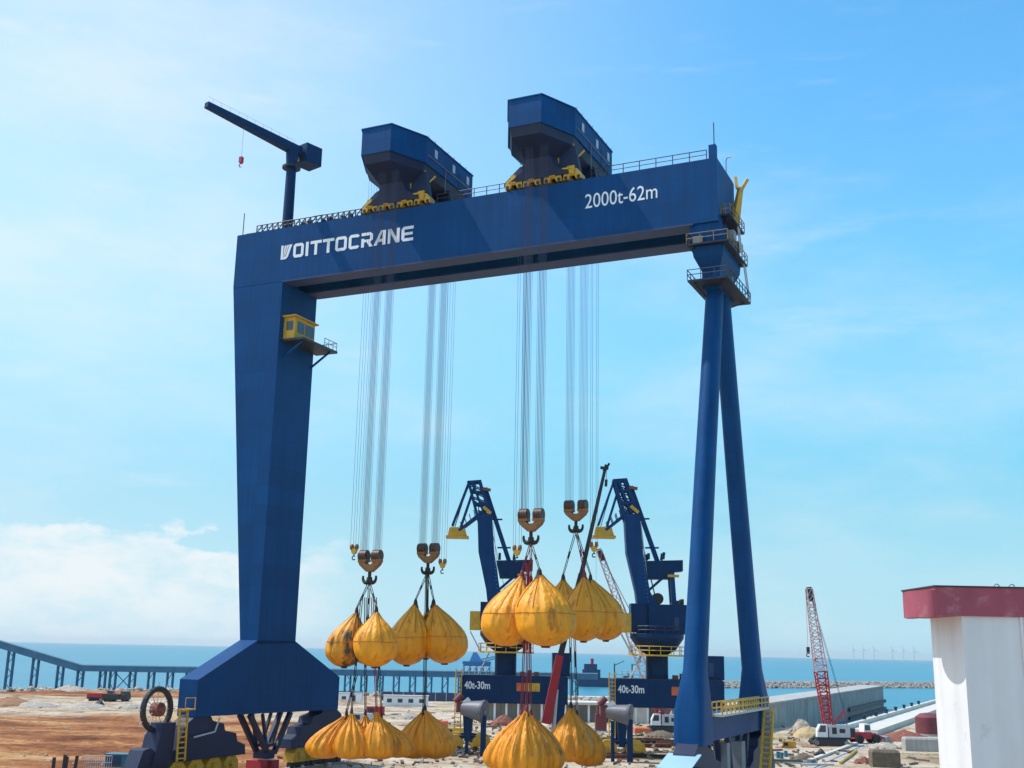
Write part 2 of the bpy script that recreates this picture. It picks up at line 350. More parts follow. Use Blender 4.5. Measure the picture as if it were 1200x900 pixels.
# ================================================================== GOLIATH GANTRY CRANE (local x = along the beam, y = along the rails, z up)
W, ZT, ZB, LB = 7.92, 69.06, 61.62, 66.0
RZ = -YAW
G = thing('gantry_crane', P0, 'huge blue goliath gantry crane spanning the yard with white lettering on its beam', 'gantry crane', rz=RZ)
def gird(v0, v1): return MB().box((6.6, v0, ZB), (63.0, v1, ZT))
gird(0, 2.05).build('front_girder', M['blue'], G)
gird(5.6, W).build('rear_girder', M['blue'], G)
MB().box((0, 0, ZB + .003), (6.6, W, ZT)).build('corner_box', M['blue'], G)
MB().box((63.0, 0, ZB + .003), (LB, W, ZT)).build('end_box', M['blue'], G)
for a in (12, 20, 28, 36, 44, 52, 58): MB().box((a, 2.055, ZB + 1.2), (a + .35, 5.595, ZT - .45)).build('diaphragm', M['blue'], G)
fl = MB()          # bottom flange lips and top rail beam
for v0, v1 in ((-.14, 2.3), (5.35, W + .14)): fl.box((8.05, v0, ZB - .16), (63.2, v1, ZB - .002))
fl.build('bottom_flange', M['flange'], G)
MB().box((6.62, 2.06, ZT-.42), (62.98, 5.59, ZT-.1)).build('shade_plate', M['blue'], G)  # plate added to block sky light and darken the gap between girders
tr = MB()
for v0 in (.5, W - .9): tr.box((1, v0, ZT), (65, v0 + .4, ZT + .28))
tr.build('trolley_rail', M['dark'], G)
# rigid leg: inner face plumb at x = 8, outer face raking from 0 to 5.4
leg = MB().loft([[(0, .02, ZB), (8, .02, ZB), (8, W - .02, ZB), (0, W - .02, ZB)], [(5.35, .02, 15.6), (8, .02, 15.2), (8, W-.02, 15.5), (5.35, W-.02, 15.6)]], cap=False)
leg.build('rigid_leg', M['blue'], G)
sill = MB()
prof = [(-10.3, 7.15), (18.6, 6.95), (18.6, 11.15), (W, 15.7), (.0, 15.7), (-10.3, 11.2)]
sill.prism([(5.35, y, z) for y, z in prof], (2.65, 0, 0)); sill.build('sill_beam', M['blue'], G)
# V struts under the sill
vs = MB()
for x in (5.9, 7.4):
    for y0 in (.3, 8.6): vs.bar((x, y0, 6.95), (x, 5.0 + (y0-4.5)*.16, 2.2), .5, .6)
    for y0 in (2.8, 6.6): vs.bar((x, y0, 6.95), (x, 4.5 + (y0-4.6)*.3, 3.2), .32, .32)
vs.box((5.6, 3.9, 1.6), (7.7, 5.4, 2.6)); vs.box((5.7, 3.6, 3.0), (7.6, 5.8, 3.4))
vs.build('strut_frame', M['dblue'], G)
MB().box((5.6, 2.6, .0), (7.8, 3.9, 1.5)).box((5.6, 4.9, 0), (7.8, 6.3, 1.4)).build('buffer_box', M['red'], G)
# equaliser sets: stepped balance beams over yellow bogies
def equaliser(x0, x1, mirror, c=4.15):
    T = lambda y: 2*c - y if mirror else y
    st = [(-11.6, 6.3), (-10.2, 7.1), (-7.3, 7.1), (-6.9, 6.6), (-4.9, 6.2), (-4.6, 5.4), (-2.5, 5.0), (-2.2, 4.1), (-.7, 3.6), (-.5, 2.5), (-13.2, 2.5), (-12.4, 4.4)]
    e = MB().prism([(x0, T(y), z) for y, z in st], (x1 - x0, 0, 0))
    return e
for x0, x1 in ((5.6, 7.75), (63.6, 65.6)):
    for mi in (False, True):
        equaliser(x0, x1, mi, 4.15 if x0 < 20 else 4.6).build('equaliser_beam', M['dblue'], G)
def bogie(xc, yc):
    o = MB().prism([(xc-.8, yc-1.35, .75), (xc-.8, yc+1.35, .75), (xc-.8, yc+1.25, 1.9), (xc-.8, yc+.5, 2.7), (xc-.8, yc-.5, 2.7), (xc-.8, yc-1.25, 1.9)], (1.6, 0, 0))
    o.box((xc+.8, yc-.35, 1.3), (xc+1.15, yc+.35, 2.0)); o.box((xc+.8, yc-1.1, .9), (xc+1.0, yc-.7, 1.5))
    b_ = o.build('wheel_bogie', M['yellow'], G)
    for dy in (-.75, .75): MB().tube((xc-.35, yc+dy, .42), (xc+.35, yc+dy, .42), .42, 16).build('wheel', M['dark'], b_)
for xc in (6.7, 64.6):
    for yc in (-12.0, -8.9, -5.8, -2.7, 11.1, 14.2, 17.3, 20.4): bogie(xc, yc + (0 if xc < 20 else .4))
# front extension, ladder and cable reel on the left foot
fe = MB().prism([(5.6, -16.3, 2.4), (5.6, -13.3, 2.4), (5.6, -13.1, 6.7), (5.6, -15.2, 6.7), (5.6, -15.6, 5.0)], (2.1, 0, 0)).prism([(5.6, -18.8, 1.2), (5.6, -13.4, 1.2), (5.6, -13.4, 2.6), (5.6, -16.6, 4.2), (5.6, -17.6, 4.0)], (1.9, 0, 0))
fe.build('reel_bracket', M['dblue'], G)
ree = MB().ring((6.6, -15.1, 8.1), (1, 0, 0), 2.15, .32, 36, 8).build('cable_reel', M['dark'], G)
MB().tube((6.2, -15.1, 8.1), (7.2, -15.1, 8.1), .75, 16).tube((6.0, -15.1, 8.1), (7.5, -15.1, 8.1), .35, 12).build('hub', M['rust'], ree)
spk = MB()
for i in range(12):
    t = 2*PI*i/12; spk.tube((6.6, -15.1+.6*math.cos(t), 8.1+.6*math.sin(t)), (6.6, -15.1+2.9*math.cos(t), 8.1+2.9*math.sin(t)), .05, 5)
spk.build('spokes', M['lgrey'], ree)
def ladder(name, p, q, wvec, parent, m, r=.06, n=14, cage=False):
    p, q, wv_ = Vec(p), Vec(q), Vec(wvec); o = MB()
    o.tube(p - wv_/2, q - wv_/2, r, 6).tube(p + wv_/2, q + wv_/2, r, 6)
    for i in range(n):
        c = p.lerp(q, (i+.5)/n); o.tube(c - wv_/2, c + wv_/2, r*.7, 5)
    if cage:
        out = (q-p).cross(wv_).normalized() * .7
        for i in range(0, n, 2):
            c = p.lerp(q, (i+.5)/n); o.path([c - wv_/2, c - wv_/2 + out, c + wv_/2 + out, c + wv_/2], r*.6, 5)
    return o.build(name, m, parent)
ladder('ladder', (8.1, -12.3, 2.6), (8.1, -12.5, 8.2), (0, 1.3, 0), G, M['yellow'], .13, 10)
MB().box((7.9, -13.2, 8.0), (8.9, -11.4, 8.12)).tube((8.8, -13.1, 8.1), (8.8, -13.1, 9.3), .05).tube((8.8, -11.5, 8.1), (8.8, -11.5, 9.3), .05).tube((8.8, -13.1, 9.3), (8.8, -11.5, 9.3), .05).build('landing', M['yellow'], G)
MB().tube((8.12, -10.4, 5.0), (8.12, -6.9, 5.4), .10).tube((8.12, -6.9, 5.4), (8.12, -6.2, 6.9), .10).build('pipe', M['lgrey'], G)
# ------------------------------------------------ railings on the beam
def railing(x0, x1, y, z, h=1.15, n=10, r=.05, brace=False):
    o = MB().tube((x0, y, z+h), (x1, y, z+h), r).tube((x0, y, z+h*.55), (x1, y, z+h*.55), r*.8)
    for i in range(n+1):
        x = x0 + (x1-x0)*i/n; o.tube((x, y, z), (x, y, z+h), r)
        if brace and i < n: o.tube((x, y, z), (x + (x1-x0)/n, y, z+h), r*.9)
    return o
railing(3, 20.3, .25, ZT, 1.05, 20, .075, True).build('railing', M['dark'], G)
railing(3, 20.3, W-.25, ZT, 1.05, 20, .075, True).build('railing', M['dark'], G)
railing(30.5, 40.8, .25, ZT, 1.25, 6, .055).build('railing', M['dark'], G)
railing(51.0, 64.8, .25, ZT, 1.25, 7, .055).build('railing', M['dark'], G)
railing(30.5, 64.8, W-.25, ZT, 1.25, 18, .05).build('railing', M['dark'], G)
fest = MB()
for i in range(11): fest.box((8.6 + i*1.05, .9, ZT), (9.1 + i*1.05, 1.4, ZT + .55 + .25*(i % 3)))
fest.build('cable_carrier', M['pblue'], G)
MB().box((65.1, .02, ZT), (65.9, W-.02, ZT+.25)).box((65.1, .02, ZT+.25), (65.9, .75, ZT+1.7)).build('end_stop', M['blue'], G)
MB().tube((65.6, .6, ZT+1.7), (65.6, .6, ZT+4.6), .06).build('antenna', M['dark'], G)
MB().tube((.5, .5, ZT), (.5, .5, ZT+3.3), .06).build('antenna', M['dark'], G)
MB().path([(65.7, 5.6, ZT), (65.7, 5.6, ZT+2.0), (65.9, 5.4, ZT+2.3), (66.4, 5.2, ZT+2.2)], .06).build('lamp_post', M['grey'], G)
rc = MB().bar((66.2, 6.6, 63.2), (66.9, 7.4, 68.2), .9, .9, .5, .5).bar((66.9, 7.4, 67.8), (67.6, 8.0, 69.4), .35).bar((66.6, 7.0, 68.0), (66.4, 7.2, 69.6), .3)
rc.build('inspection_hoist', M['yellow'], G)
# ------------------------------------------------ lettering on the front girder (built as raised strokes)
def stroke_letters():
    o = MB(); H = 1.95; t = .40; Z0 = 64.62; ya, yb = -.03, -.002
    def poly(x, pts): o.prism([(x + px, ya, Z0 + pz*H) for px, pz in pts], (0, yb-ya, 0))
    def seg(x, a, bq, th=t):
        p, q = Vec((a[0], 0, a[1]*H)), Vec((bq[0], 0, bq[1]*H)); d = (q-p).normalized(); nn = Vec((-d.z, 0, d.x))*th/2
        o.prism([(x + c.x, ya, Z0 + c.z) for c in (p-nn, q-nn, q+nn, p+nn)], (0, yb-ya, 0))
    def ringO(x, w, cut=None):       # rounded square ring; cut leaves the right side open
        c = .28
        outer = [(c, 0), (w-c, 0), (w, c/H), (w, 1-c/H), (w-c, 1), (c, 1), (0, 1-c/H), (0, c/H)]
        inner = [(c+.12, t/H), (w-c-.12, t/H), (w-t, (t+.1)/H), (w-t, 1-(t+.1)/H), (w-c-.12, 1-t/H), (c+.12, 1-t/H), (t, 1-(t+.1)/H), (t, (t+.1)/H)]
        for i in range(8):
            if cut and i in cut: continue
            j = (i+1) % 8; poly(x, [outer[i], outer[j], inner[j], inner[i]])
    x = 7.45
    # slashed shield of three raked bars
    poly(x, [(0, 1), (.34, 1), (.36, .0), (0, .0)]); poly(x, [(.50, .95), (.80, 1), (.48, .12), (.42, .12)])
    poly(x, [(1.30, 1), (1.72, 1), (1.12, .14), (.80, 0), (.36, 0), (.42, .16), (.80, .22)]); poly(x, [(.92, .98), (1.2, 1), (.74, .3), (.56, .2)])
    x += 1.95; ringO(x, 1.62)
    x += 1.95; poly(x, [(0, 0), (.42, 0), (.42, 1), (0, 1)])
    for k in range(2):
        x += .72 if k == 0 else 1.92
        poly(x, [(0, 1-t/H), (1.72, 1-t/H), (1.72, 1), (0, 1)]); poly(x, [(.65, 0), (1.07, 0), (1.07, 1-t/H), (.65, 1-t/H)])
    x += 1.95; ringO(x, 1.72)
    x += 2.02; ringO(x, 1.62, cut=(2,)); 
    x += 1.90; poly(x, [(0, 0), (.42, 0), (.42, .60), (0, .60)]); poly(x, [(0, 1-t/H), (1.4, 1-t/H), (1.68, 1-.28/H), (1.68, .45), (1.35, .36), (.42, .36), (.42, .36+t/H*.9), (1.26, .36+t/H*.9), (1.26, 1-t/H-.0), (0, 1-t/H-.001)][:0] or [(0, 1-t/H), (1.30, 1-t/H), (1.30, 1), (0, 1)])
    poly(x, [(1.30, 1), (1.68, .86), (1.68, .46), (1.30, .34), (1.28, .52), (1.28, 1-t/H)]); poly(x, [(.42, .34), (1.30, .34), (1.28, .52), (.42, .52)]); poly(x, [(.80, .34), (1.28, .34), (1.72, 0), (1.22, 0)])
    x += 1.85; poly(x, [(0, 0), (.46, 0), (1.30, 1), (.98, 1)]); poly(x, [(1.30, 0), (1.72, 0), (1.72, 1), (1.30, 1)]); poly(x, [(.60, .22), (1.30, .22), (1.30, .42), (.76, .42)])
    x += 2.05; poly(x, [(0, 0), (.42, 0), (.42, .98), (0, 1)]); poly(x, [(1.28, 0), (1.70, 0), (1.70, 1), (1.28, 1)]); poly(x, [(.0, 1), (.48, 1), (1.70, 0), (1.22, 0)])
    x += 1.98; poly(x, [(0, .16), (.42, .22), (.42, .80), (0, .84)])
    poly(x, [(0, .84), (.42, .80), (.42, .80), (1.7, .80), (1.7, 1), (.28, 1)]); poly(x, [(0, .16), (.28, 0), (1.7, 0), (1.7, .2), (.42, .2)]); poly(x, [(.42, .41), (1.6, .41), (1.6, .59), (.42, .59)])
    return o
stroke_letters().build('lettering', M['white'], G)
def text_mesh(txt, size, sx=1.0, bold=0.0, ext=.012):
    cu_ = bpy.data.curves.new('txt', 'FONT'); cu_.body = txt; cu_.size = size; cu_.offset = bold; cu_.extrude = ext; cu_.resolution_u = 4
    ob = bpy.data.objects.new('txt', cu_); COL.objects.link(ob)
    dg = bpy.context.evaluated_depsgraph_get(); dg.update()
    m_ = bpy.data.meshes.new_from_object(ob.evaluated_get(dg)); bpy.data.objects.remove(ob); bpy.data.curves.remove(cu_)
    xs_ = [v_.co.x for v_ in m_.vertices]; x0 = min(xs_); zs_ = [v_.co.y for v_ in m_.vertices]
    return m_, x0, max(xs_)-x0, max(zs_)
def put_text(name, txt, x, y, z, width, height, m, parent, bold=.0):
    m_, x0, wd, ht = text_mesh(txt, 1.0, 1.0, bold)
    for v_ in m_.vertices: v_.co = Vec((x + (v_.co.x-x0)*width/wd, y - v_.co.z - .014, z + v_.co.y*height/ht))
    m_.materials.clear(); m_.materials.append(m); o = bpy.data.objects.new(name, m_); COL.objects.link(o); o.parent = parent; return o
put_text('lettering', '2000t-62m', 50.35, 0, 65.35, 8.75, 1.75, M['white'], G, .0)
# ------------------------------------------------ operator cab on the inner face of the rigid leg
cab = MB().box((8.003, .9, 54.0), (9.75, 5.4, 56.85)).build('operator_cab', M['yellow'], G)
MB().box((9.752, 1.5, 54.9), (9.80, 3.0, 56.4)).box((9.752, 3.3, 54.9), (9.80, 5.2, 56.4)).box((8.5, .85, 55.1), (9.5, .897, 56.3)).build('window', M['glass'], cab)
MB().box((8.0, .5, 56.86), (10.1, 5.8, 57.05)).build('roof', M['yellow'], cab)
MB().box((8.0, .6, 53.6), (11.4, 8.6, 53.9)).build('platform', M['dark'], cab)
crl = MB()
for y in (5.6, 6.6, 7.6, 8.5): crl.tube((11.3, y, 53.9), (11.3, y, 55.0), .05)
crl.tube((11.3, 5.6, 55), (11.3, 8.5, 55), .06).tube((11.3, 8.5, 55), (8.1, 8.5, 55), .06).tube((11.3, 5.6, 54.45), (11.3, 8.5, 54.45), .05).tube((9.6, 8.5, 53.9), (9.6, 8.5, 55), .05)
MB().bar((8, 1.2, 51.6), (11.0, 1.2, 53.6), .22).build('bracket', M['blue'], cab); MB().bar((8, 7.4, 51.6), (11.0, 7.4, 53.6), .22).build('bracket', M['blue'], cab)
crl.build('railing', M['lgrey'], cab)
for (y, z) in ((1.0, 60.2), (1.2, 58.9)): pass
# ------------------------------------------------ flexible leg: head, platforms, two raking columns, sill
XC, VC = 64.6, 4.5
hd = MB().loft([[(XC-1.9, .3, ZB-.01), (XC+1.4, .3, ZB-.01), (XC+1.4, 8.0, ZB-.01), (XC-1.9, 8.0, ZB-.01)], [(XC-1.9, .3, 59.9), (XC+1.9, .3, 59.9), (XC+1.9, 8.6, 59.9), (XC-1.9, 8.6, 59.9)],
               [(XC-1.6, .6, 57.9), (XC+1.7, .6, 57.9), (XC+1.7, 8.4, 57.9), (XC-1.6, 8.4, 57.9)], [(XC-.9, 1.4, 56.4), (XC+1.1, 1.4, 56.4), (XC+1.1, 7.6, 56.4), (XC-.9, 7.6, 56.4)], [(XC-.9, 1.4, 54.3), (XC+1.1, 1.4, 54.3), (XC+1.1, 7.6, 54.3), (XC-.9, 7.6, 54.3)]])
hd.build('leg_head', M['blue'], G)
for (x, y, z, a, b_, c) in ((XC+1.95, 2.0, 60.0, .7, 1.2, 1.1), (XC+1.95, 5.2, 60.0, .6, 1.6, .9), (XC-1.5, .0, 59.2, 1.1, .28, .9), (XC+1.3, 3.0, 54.8, .8, 1.0, 1.2)): MB().box((x, y, z), (x+a, y+b_, z+c)).build('junction_box', M['grey'], G)
def deck(z, x0, x1, y0, y1, name='platform', m='navydk', rail='yellow'):
    o = MB().box((x0, y0, z), (x1, y1, z+.18))
    for x in (x0+.6, x1-.6):
        for y in (y0+.6, y1-.8): o.bar((x, y, z), (XC + (x-XC)*.35, VC + (y-VC)*.45, z-1.2), .15)
    d = o.build(name, M[m], G)
    r = MB(); pts = [(x0, y0), (x1, y0), (x1, y1), (x0, y1), (x0, y0)]
    for (a, b_), (c, d_) in zip(pts, pts[1:]):
        for h in (.6, 1.15): r.tube((a, b_, z+.18+h), (c, d_, z+.18+h), .05)
        k = max(2, int(math.hypot(c-a, d_-b_)/1.3))
        for i in range(k): r.tube((a+(c-a)*i/k, b_+(d_-b_)*i/k, z+.18), (a+(c-a)*i/k, b_+(d_-b_)*i/k, z+1.33), .045)
    r.build('railing', M[rail], d)
deck(59.0, XC-2.1, XC+2.5, -.4, 9.0, rail='railing')
deck(62.6, 66.02, 67.1, 1.2, 7.9, rail='railing')
deck(54.6, XC-1.9, XC+2.6, -1.0, 9.6, rail='dark')
ladder('ladder', (67.2, 9.0, 54.8), (66.9, 8.2, 59.2), (0, .9, 0), G, M['lgrey'], .07, 14)
ladder('ladder', (67.3, 5.0, 59.2), (67.0, 5.4, 62.6), (0, .8, 0), G, M['lgrey'], .07, 10)
def octo(x, y, z, a, b_, ch=.35): return [(x-a+ch, y-b_, z), (x+a-ch, y-b_, z), (x+a, y-b_+ch, z), (x+a, y+b_-ch, z), (x+a-ch, y+b_, z), (x-a+ch, y+b_, z), (x-a, y+b_-ch, z), (x-a, y-b_+ch, z)]
for sg in (-1, 1):
    hv = lambda z: VC + sg*(1.62 + .2525*(54-z))
    def sup(x, y, z, a, b_, p, n=24):
        sg2 = lambda c: math.copysign(abs(c)**(2/p), c)
        return [(x + a*sg2(math.cos(2*PI*(i+.5)/n)), y + b_*sg2(math.sin(2*PI*(i+.5)/n)), z) for i in range(n)]
    MB().loft([sup(XC+.1, hv(55.2), 55.0, .95, 1.35, 2.2), sup(XC, hv(34), 34, 1.02, 1.5, 2.2), sup(XC, hv(13.6), 13.6, 1.08, 1.6, 2.3), sup(XC-.05, hv(10.5), 9.9, 1.45, 2.0, 7), sup(XC-.05, hv(10.3), 6.9, 1.45, 2.1, 7)]).build('flexible_leg', M['blue'], G, 28)
MB().box((XC-.85, VC-11, 7.05), (XC+.95, VC+11, 9.5)).build('sill_beam', M['blue'], G)
wk = MB().box((XC+.96, VC-9.6, 9.3), (XC+2.0, VC+11, 9.52)).build('walkway', M['concrete2'], G)
yr = MB()
for x in (XC+.98, XC+1.96):
    for h in (.55, 1.1): yr.tube((x, VC-9.6, 9.52+h), (x, VC+11, 9.52+h), .075)
    for i in range(13): yr.tube((x, VC-9.6+20.6*i/12, 9.52), (x, VC-9.6+20.6*i/12, 10.65), .065)
yr.build('railing', M['yellow'], wk)
ladder('stair', (XC+2.3, VC+9.3, 9.4), (XC+2.5, VC+4.6, 1.0), (1.0, 0, 0), G, M['yellow'], .16, 16)
ts = MB()
for y in (-4.5, -1.0, 3.0, 8.0, 11.5): ts.bar((XC+.3, y, 7.05), (XC+.3, y + (1.5 if y < 4 else -1.5), 2.4), .5, .6)
ts.build('strut_frame', M['dblue'], G)
MB().box((XC-.2, 5.0, 2.6), (XC+1.3, 6.6, 6.4)).build('switch_cabinet', M['grey'], G)
MB().box((XC-.2, -.6, 3.0), (XC+1.2, .6, 6.6)).build('switch_cabinet', M['grey'], G)
hood = MB().box((XC-1.5, -14.6, 1.2), (XC+1.4, -11.2, 5.2)).build('drive_housing', M['pblue'], G)
MB().prism([(XC-1.6, -14.7, 5.2), (XC+1.5, -14.7, 5.2), (XC+1.5, -11.1, 6.2), (XC-1.6, -11.1, 6.2)], (0, 0, .08)).build('lid', M['aqua'], hood)

# ================================================================== TROLLEYS
def trolley(xc, label):
    T = thing('trolley', cw(xc, W/2, ZT), label, 'crane trolley', 'hoisting trolleys on the gantry beam', RZ)
    o8 = lambda z, hw, y0, y1, ch, cy: [(-hw+ch, y0, z), (hw-ch, y0, z), (hw, y0+cy, z), (hw, y1, z), (-hw, y1, z), (-hw, y0+cy, z)]
    hz0, hz1 = 5.75, 9.2      # machine house floor and roof above the beam top
    MB().loft([o8(hz0, 4.4, -8.85, 9.1, 2.3, 4.9), o8(hz1, 4.4, -8.85, 9.1, 2.3, 4.9)]).build('machine_house', M['blue'], T)
    MB().loft([o8(hz1+.003, 4.5, -8.95, 9.2, 2.3, 4.9), o8(hz1+.14, 4.5, -8.95, 9.2, 2.3, 4.9)]).build('roof', M['blue'], T)
    MB().loft([o8(hz0-.003, 4.2, -8.7, 9.0, 2.3, 4.9), o8(4.7, 3.9, -8.3, 9.0, 2.0, 4.4), o8(3.3, 2.3, -4.9, 8.8, .7, 1.6), o8(2.1, 2.6, -4.5, 8.7, .6, 1.0), o8(1.0, 4.4, -4.2, 8.4, .4, .4)]).build('underframe', M['dblue'], T)  # underside shade put into the colour: darker blue than the machine house
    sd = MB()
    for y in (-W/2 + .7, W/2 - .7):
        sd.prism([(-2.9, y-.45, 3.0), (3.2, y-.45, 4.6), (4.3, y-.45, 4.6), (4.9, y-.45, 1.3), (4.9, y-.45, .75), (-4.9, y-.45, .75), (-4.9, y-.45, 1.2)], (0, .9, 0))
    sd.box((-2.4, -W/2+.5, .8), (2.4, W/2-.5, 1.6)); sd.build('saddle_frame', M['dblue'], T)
    for y in (-W/2 + .7, W/2 - .7):
        for x in (-3.5, -1.1, 1.6, 4.1):
            bg_ = MB().prism([(x-1.15, y-.75, .3), (x-.45, y-.75, .3), (x-.3, y-.75, .75), (x+.3, y-.75, .75), (x+.45, y-.75, .3), (x+1.15, y-.75, .3), (x+1.1, y-.75, .95), (x+.6, y-.75, 1.55), (x-.6, y-.75, 1.55), (x-1.1, y-.75, .95)], (0, 1.4, 0)).box((x-.35, y-.95, .9), (x+.35, y-.75, 1.9))
            bq = bg_.build('wheel_bogie', M['yellow'], T)
            MB().tube((x-.8, y-.82, .5), (x-.8, y+.2, .5), .22, 12).tube((x+.8, y-.82, .5), (x+.8, y+.2, .5), .22, 12).build('wheels', M['dark'], bq)
    MB().box((-1.0, -1.5, hz1+.14), (1.2, .5, hz1+.5)).build('roof_hatch', M['pblue'], T)
    for y in (-1.7, 3.2, 7.3): MB().box((4.403, y, 7.4), (4.45, y+.7, 8.5)).build('vent', M['lgrey'], T)
    MB().box((4.403, 5.0, 6.0), (4.45, 5.8, 7.9)).build('door', M['pblue'], T)
    ys_ = MB().bar((3.1, -3.6, 1.2), (3.1, -3.2, 5.6), .22).bar((3.9, -3.6, 1.2), (3.9, -3.2, 5.6), .22).bar((3.0, -4.0, 1.4), (5.0, -2.4, 4.4), .2).bar((2.2, -3.9, 1.6), (2.2, -3.4, 5.2), .2)
    ys_.box((2.0, -4.3, 1.5), (4.4, -2.8, 1.7)); ys_.build('access_stair', M['yellow'], T)
    for y in (-4.6, 1.0, 6.0): MB().tube((-1.8, y, hz1+.14), (-1.8, y, hz1+.8), .16, 10).build('vent_pipe', M['pblue'], T)
    MB().tube((4.5, -3.6, 6.9), (4.5, 8.8, 6.9), .06, 6).tube((4.5, 1.2, 6.9), (4.5, 1.2, 3.6), .06, 6).build('conduit', M['grey'], T)
    rr = MB()
    for i in range(8): rr.tube((4.45, -3.5+i*1.75, hz1+.1), (4.45, -3.5+i*1.75, hz1+.45), .03)
    rr.build('roof_rail', M['dark'], T)
    return T
trolley(24.4, 'blue hoisting trolley on the beam, the one nearer the slender jib crane')
trolley(44.6, 'blue hoisting trolley on the beam, the one beside the painted tonnage lettering')

# ================================================================== SERVICE JIB CRANE ON THE BEAM
sv0 = cw(6.5, 2.2, ZT)
S = thing('service_crane', sv0, 'slim dark blue jib crane on a mast on top of the gantry beam', 'jib crane', rz=RZ)
MB().tube((0, 0, 0), (0, 0, 9.6), .75, 14, .68).tube((0, 0, 9.9), (0, 0, 12.0), .75, 14, .9).build('mast', M['pblue'], S, 40)
MB().rev([(1.25, 9.55), (1.25, 9.85)], 18).build('slewing_ring', M['dark'], S)
tipw = hit(242, 121, ZX, ZT + 13.6); tl = tipw - sv0; tl = Vec((tl.dot(UX), tl.dot(VX), 0))
dj = tl.normalized(); zj = 12.4
tip = Vec((tl.x, tl.y, 13.4))
MB().bar(-dj*1.2 + Vec((0, 0, zj)), tip, 1.15, 1.3, .8, .75).build('jib', M['pblue'], S)
pr = Vec((-dj.y, dj.x, 0)); hr = MB()
for i in range(11):
    c = Vec((0, 0, zj+.5)).lerp(tip + Vec((0, 0, .3)), i/10.5); hr.tube(c + pr*.4, c + pr*.4 + Vec((0, 0, .7)), .025, 4)
hr.tube(Vec((0, 0, zj+1.2)) + pr*.4, tip + Vec((0, 0, 1.0)) + pr*.4, .022, 4); hr.build('handrail', M['lgrey'], S)
cb = MB(); c0 = -dj*2.6 + Vec((0, 0, 12.3)); cb.bar(c0 - dj*1.5, c0 + dj*1.2, 2.6, 2.7); cb.build('counterweight_house', M['pblue'], S)
MB().bar(c0 + dj*1.21 + Vec((0, 0, -.3)) - pr*.6, c0 + dj*1.3 + Vec((0, 0, -.3)) - pr*.6, .9, 1.6).build('gearbox', M['yellow'], S)
hk = tip.lerp(Vec((0, 0, zj)), .42)
MB().tube(hk, (hk.x, hk.y, 8.2), .02, 5).build('rope', M['grey'], S)
MB().bar((hk.x, hk.y, 8.3), (hk.x, hk.y, 7.5), .45).ring((hk.x, hk.y, 7.15), (0, 1, 0), .25, .07, 12, 5, .5, 5.2).build('hook', M['red'], S)

# ================================================================== HOOK BLOCKS WITH THEIR ROPES
def hook_block(a, v, z, label, z_top=73.0):
    K = thing('hook_block', cw(a, v, z), label, 'hook block', 'big twin sheave hook blocks under the trolleys', RZ)
    for sx in (-1, 1):
        sh = MB()
        for k in range(4): sh.tube((sx*.88 + (k-1.5)*.25 - .1, 0, .48), (sx*.88 + (k-1.5)*.25 + .1, 0, .48), .68, 18)
        sh.tube((sx*.86-.5, 0, .42), (sx*.86+.5, 0, .42), .3, 12); sh.build('sheave_set', M['sheave'], K, 35)
        MB().box((sx*.86-.54, -.5, -.25), (sx*.86+.54, .5, .1)).build('sheave_guard', M['brown'], K)
        for k in range(6):
            for yy in (-.22, .22):
                MB().tube((sx*.88 + (k-2.5)*.165, yy, .45), (sx*.90 + (k-2.5)*.18, yy*1.1, z_top-z), .0165, 5).build('hoist_rope', M['rope'], K)
    MB().prism([(-1.4, -.4, -.26), (-.55, -.4, -.26), (-.3, -.4, -.52), (.3, -.4, -.52), (.55, -.4, -.26), (1.4, -.4, -.26), (1.2, -.4, -.62), (.3, -.4, -1.35), (-.3, -.4, -1.35), (-1.2, -.4, -.62)], (0, .8, 0)).build('yoke', M['brown'], K)
    hkm = MB().tube((0, 0, -1.3), (0, 0, -2.15), .2, 10)
    for sx in (-1, 1):
        pts = []
        for i in range(9):
            t = PI*1.12*i/8; pts.append(Vec((sx*(.44 - .44*math.cos(t)), 0, -2.0 - .58*math.sin(t))))
        for i in range(8): hkm.tube(pts[i], pts[i+1], .33 - .026*i, 8, .33 - .026*(i+1))
    hkm.build('ramshorn_hook', M['sling'], K)
    return K
HK = {'LF': (25.28, -2.94, 24.9), 'LB': (25.24, 10.86, 26.95), 'RF': (45.27, -2.64, 29.05), 'RB': (45.31, 10.56, 31.65)}
hook_block(*HK['LF'], 'brown hook block above the lowest yellow bags nearest the rigid leg')
hook_block(*HK['LB'], 'brown hook block second from the rigid leg, beside a small yellow auxiliary hook')
hook_block(*HK['RF'], 'brown hook block third from the rigid leg, over the largest yellow bag')
hook_block(*HK['RB'], 'brown hook block hanging highest of the four, beside the thin black boom')
def aux_hook(a, v, z, label):
    K = thing('auxiliary_hook', cw(a, v, z), label, 'hook', 'small auxiliary hooks on thin ropes', RZ)
    for sx in (-1, 1): MB().tube((sx*.32-.1, 0, .25), (sx*.32+.1, 0, .25), .34, 14).build('sheave', M['brown'], K)
    MB().prism([(-.5, -.15, .1), (.5, -.15, .1), (.2, -.15, -.55), (-.2, -.15, -.55)], (0, .3, 0)).build('yoke', M['yellow'], K)
    MB().tube((0, 0, -.5), (0, 0, -.8), .07).ring((0, 0, -1.0), (0, 1, 0), .22, .07, 12, 6, .9, 5.6).build('hook', M['dark'], K)
    for x, y in ((-.35, -.3), (.35, -.3), (-.35, .3), (.35, .3)): MB().tube((x, y, .25), (x*1.1, y, 73.0-z), .018, 5).build('rope', M['rope'], K)
aux_hook(22.87, -2.7, 26.2, 'small yellow auxiliary hook hanging closest to the rigid leg')
aux_hook(27.45, 10.6, 25.5, 'small yellow auxiliary hook hanging between yellow bags and the far portal crane jib')
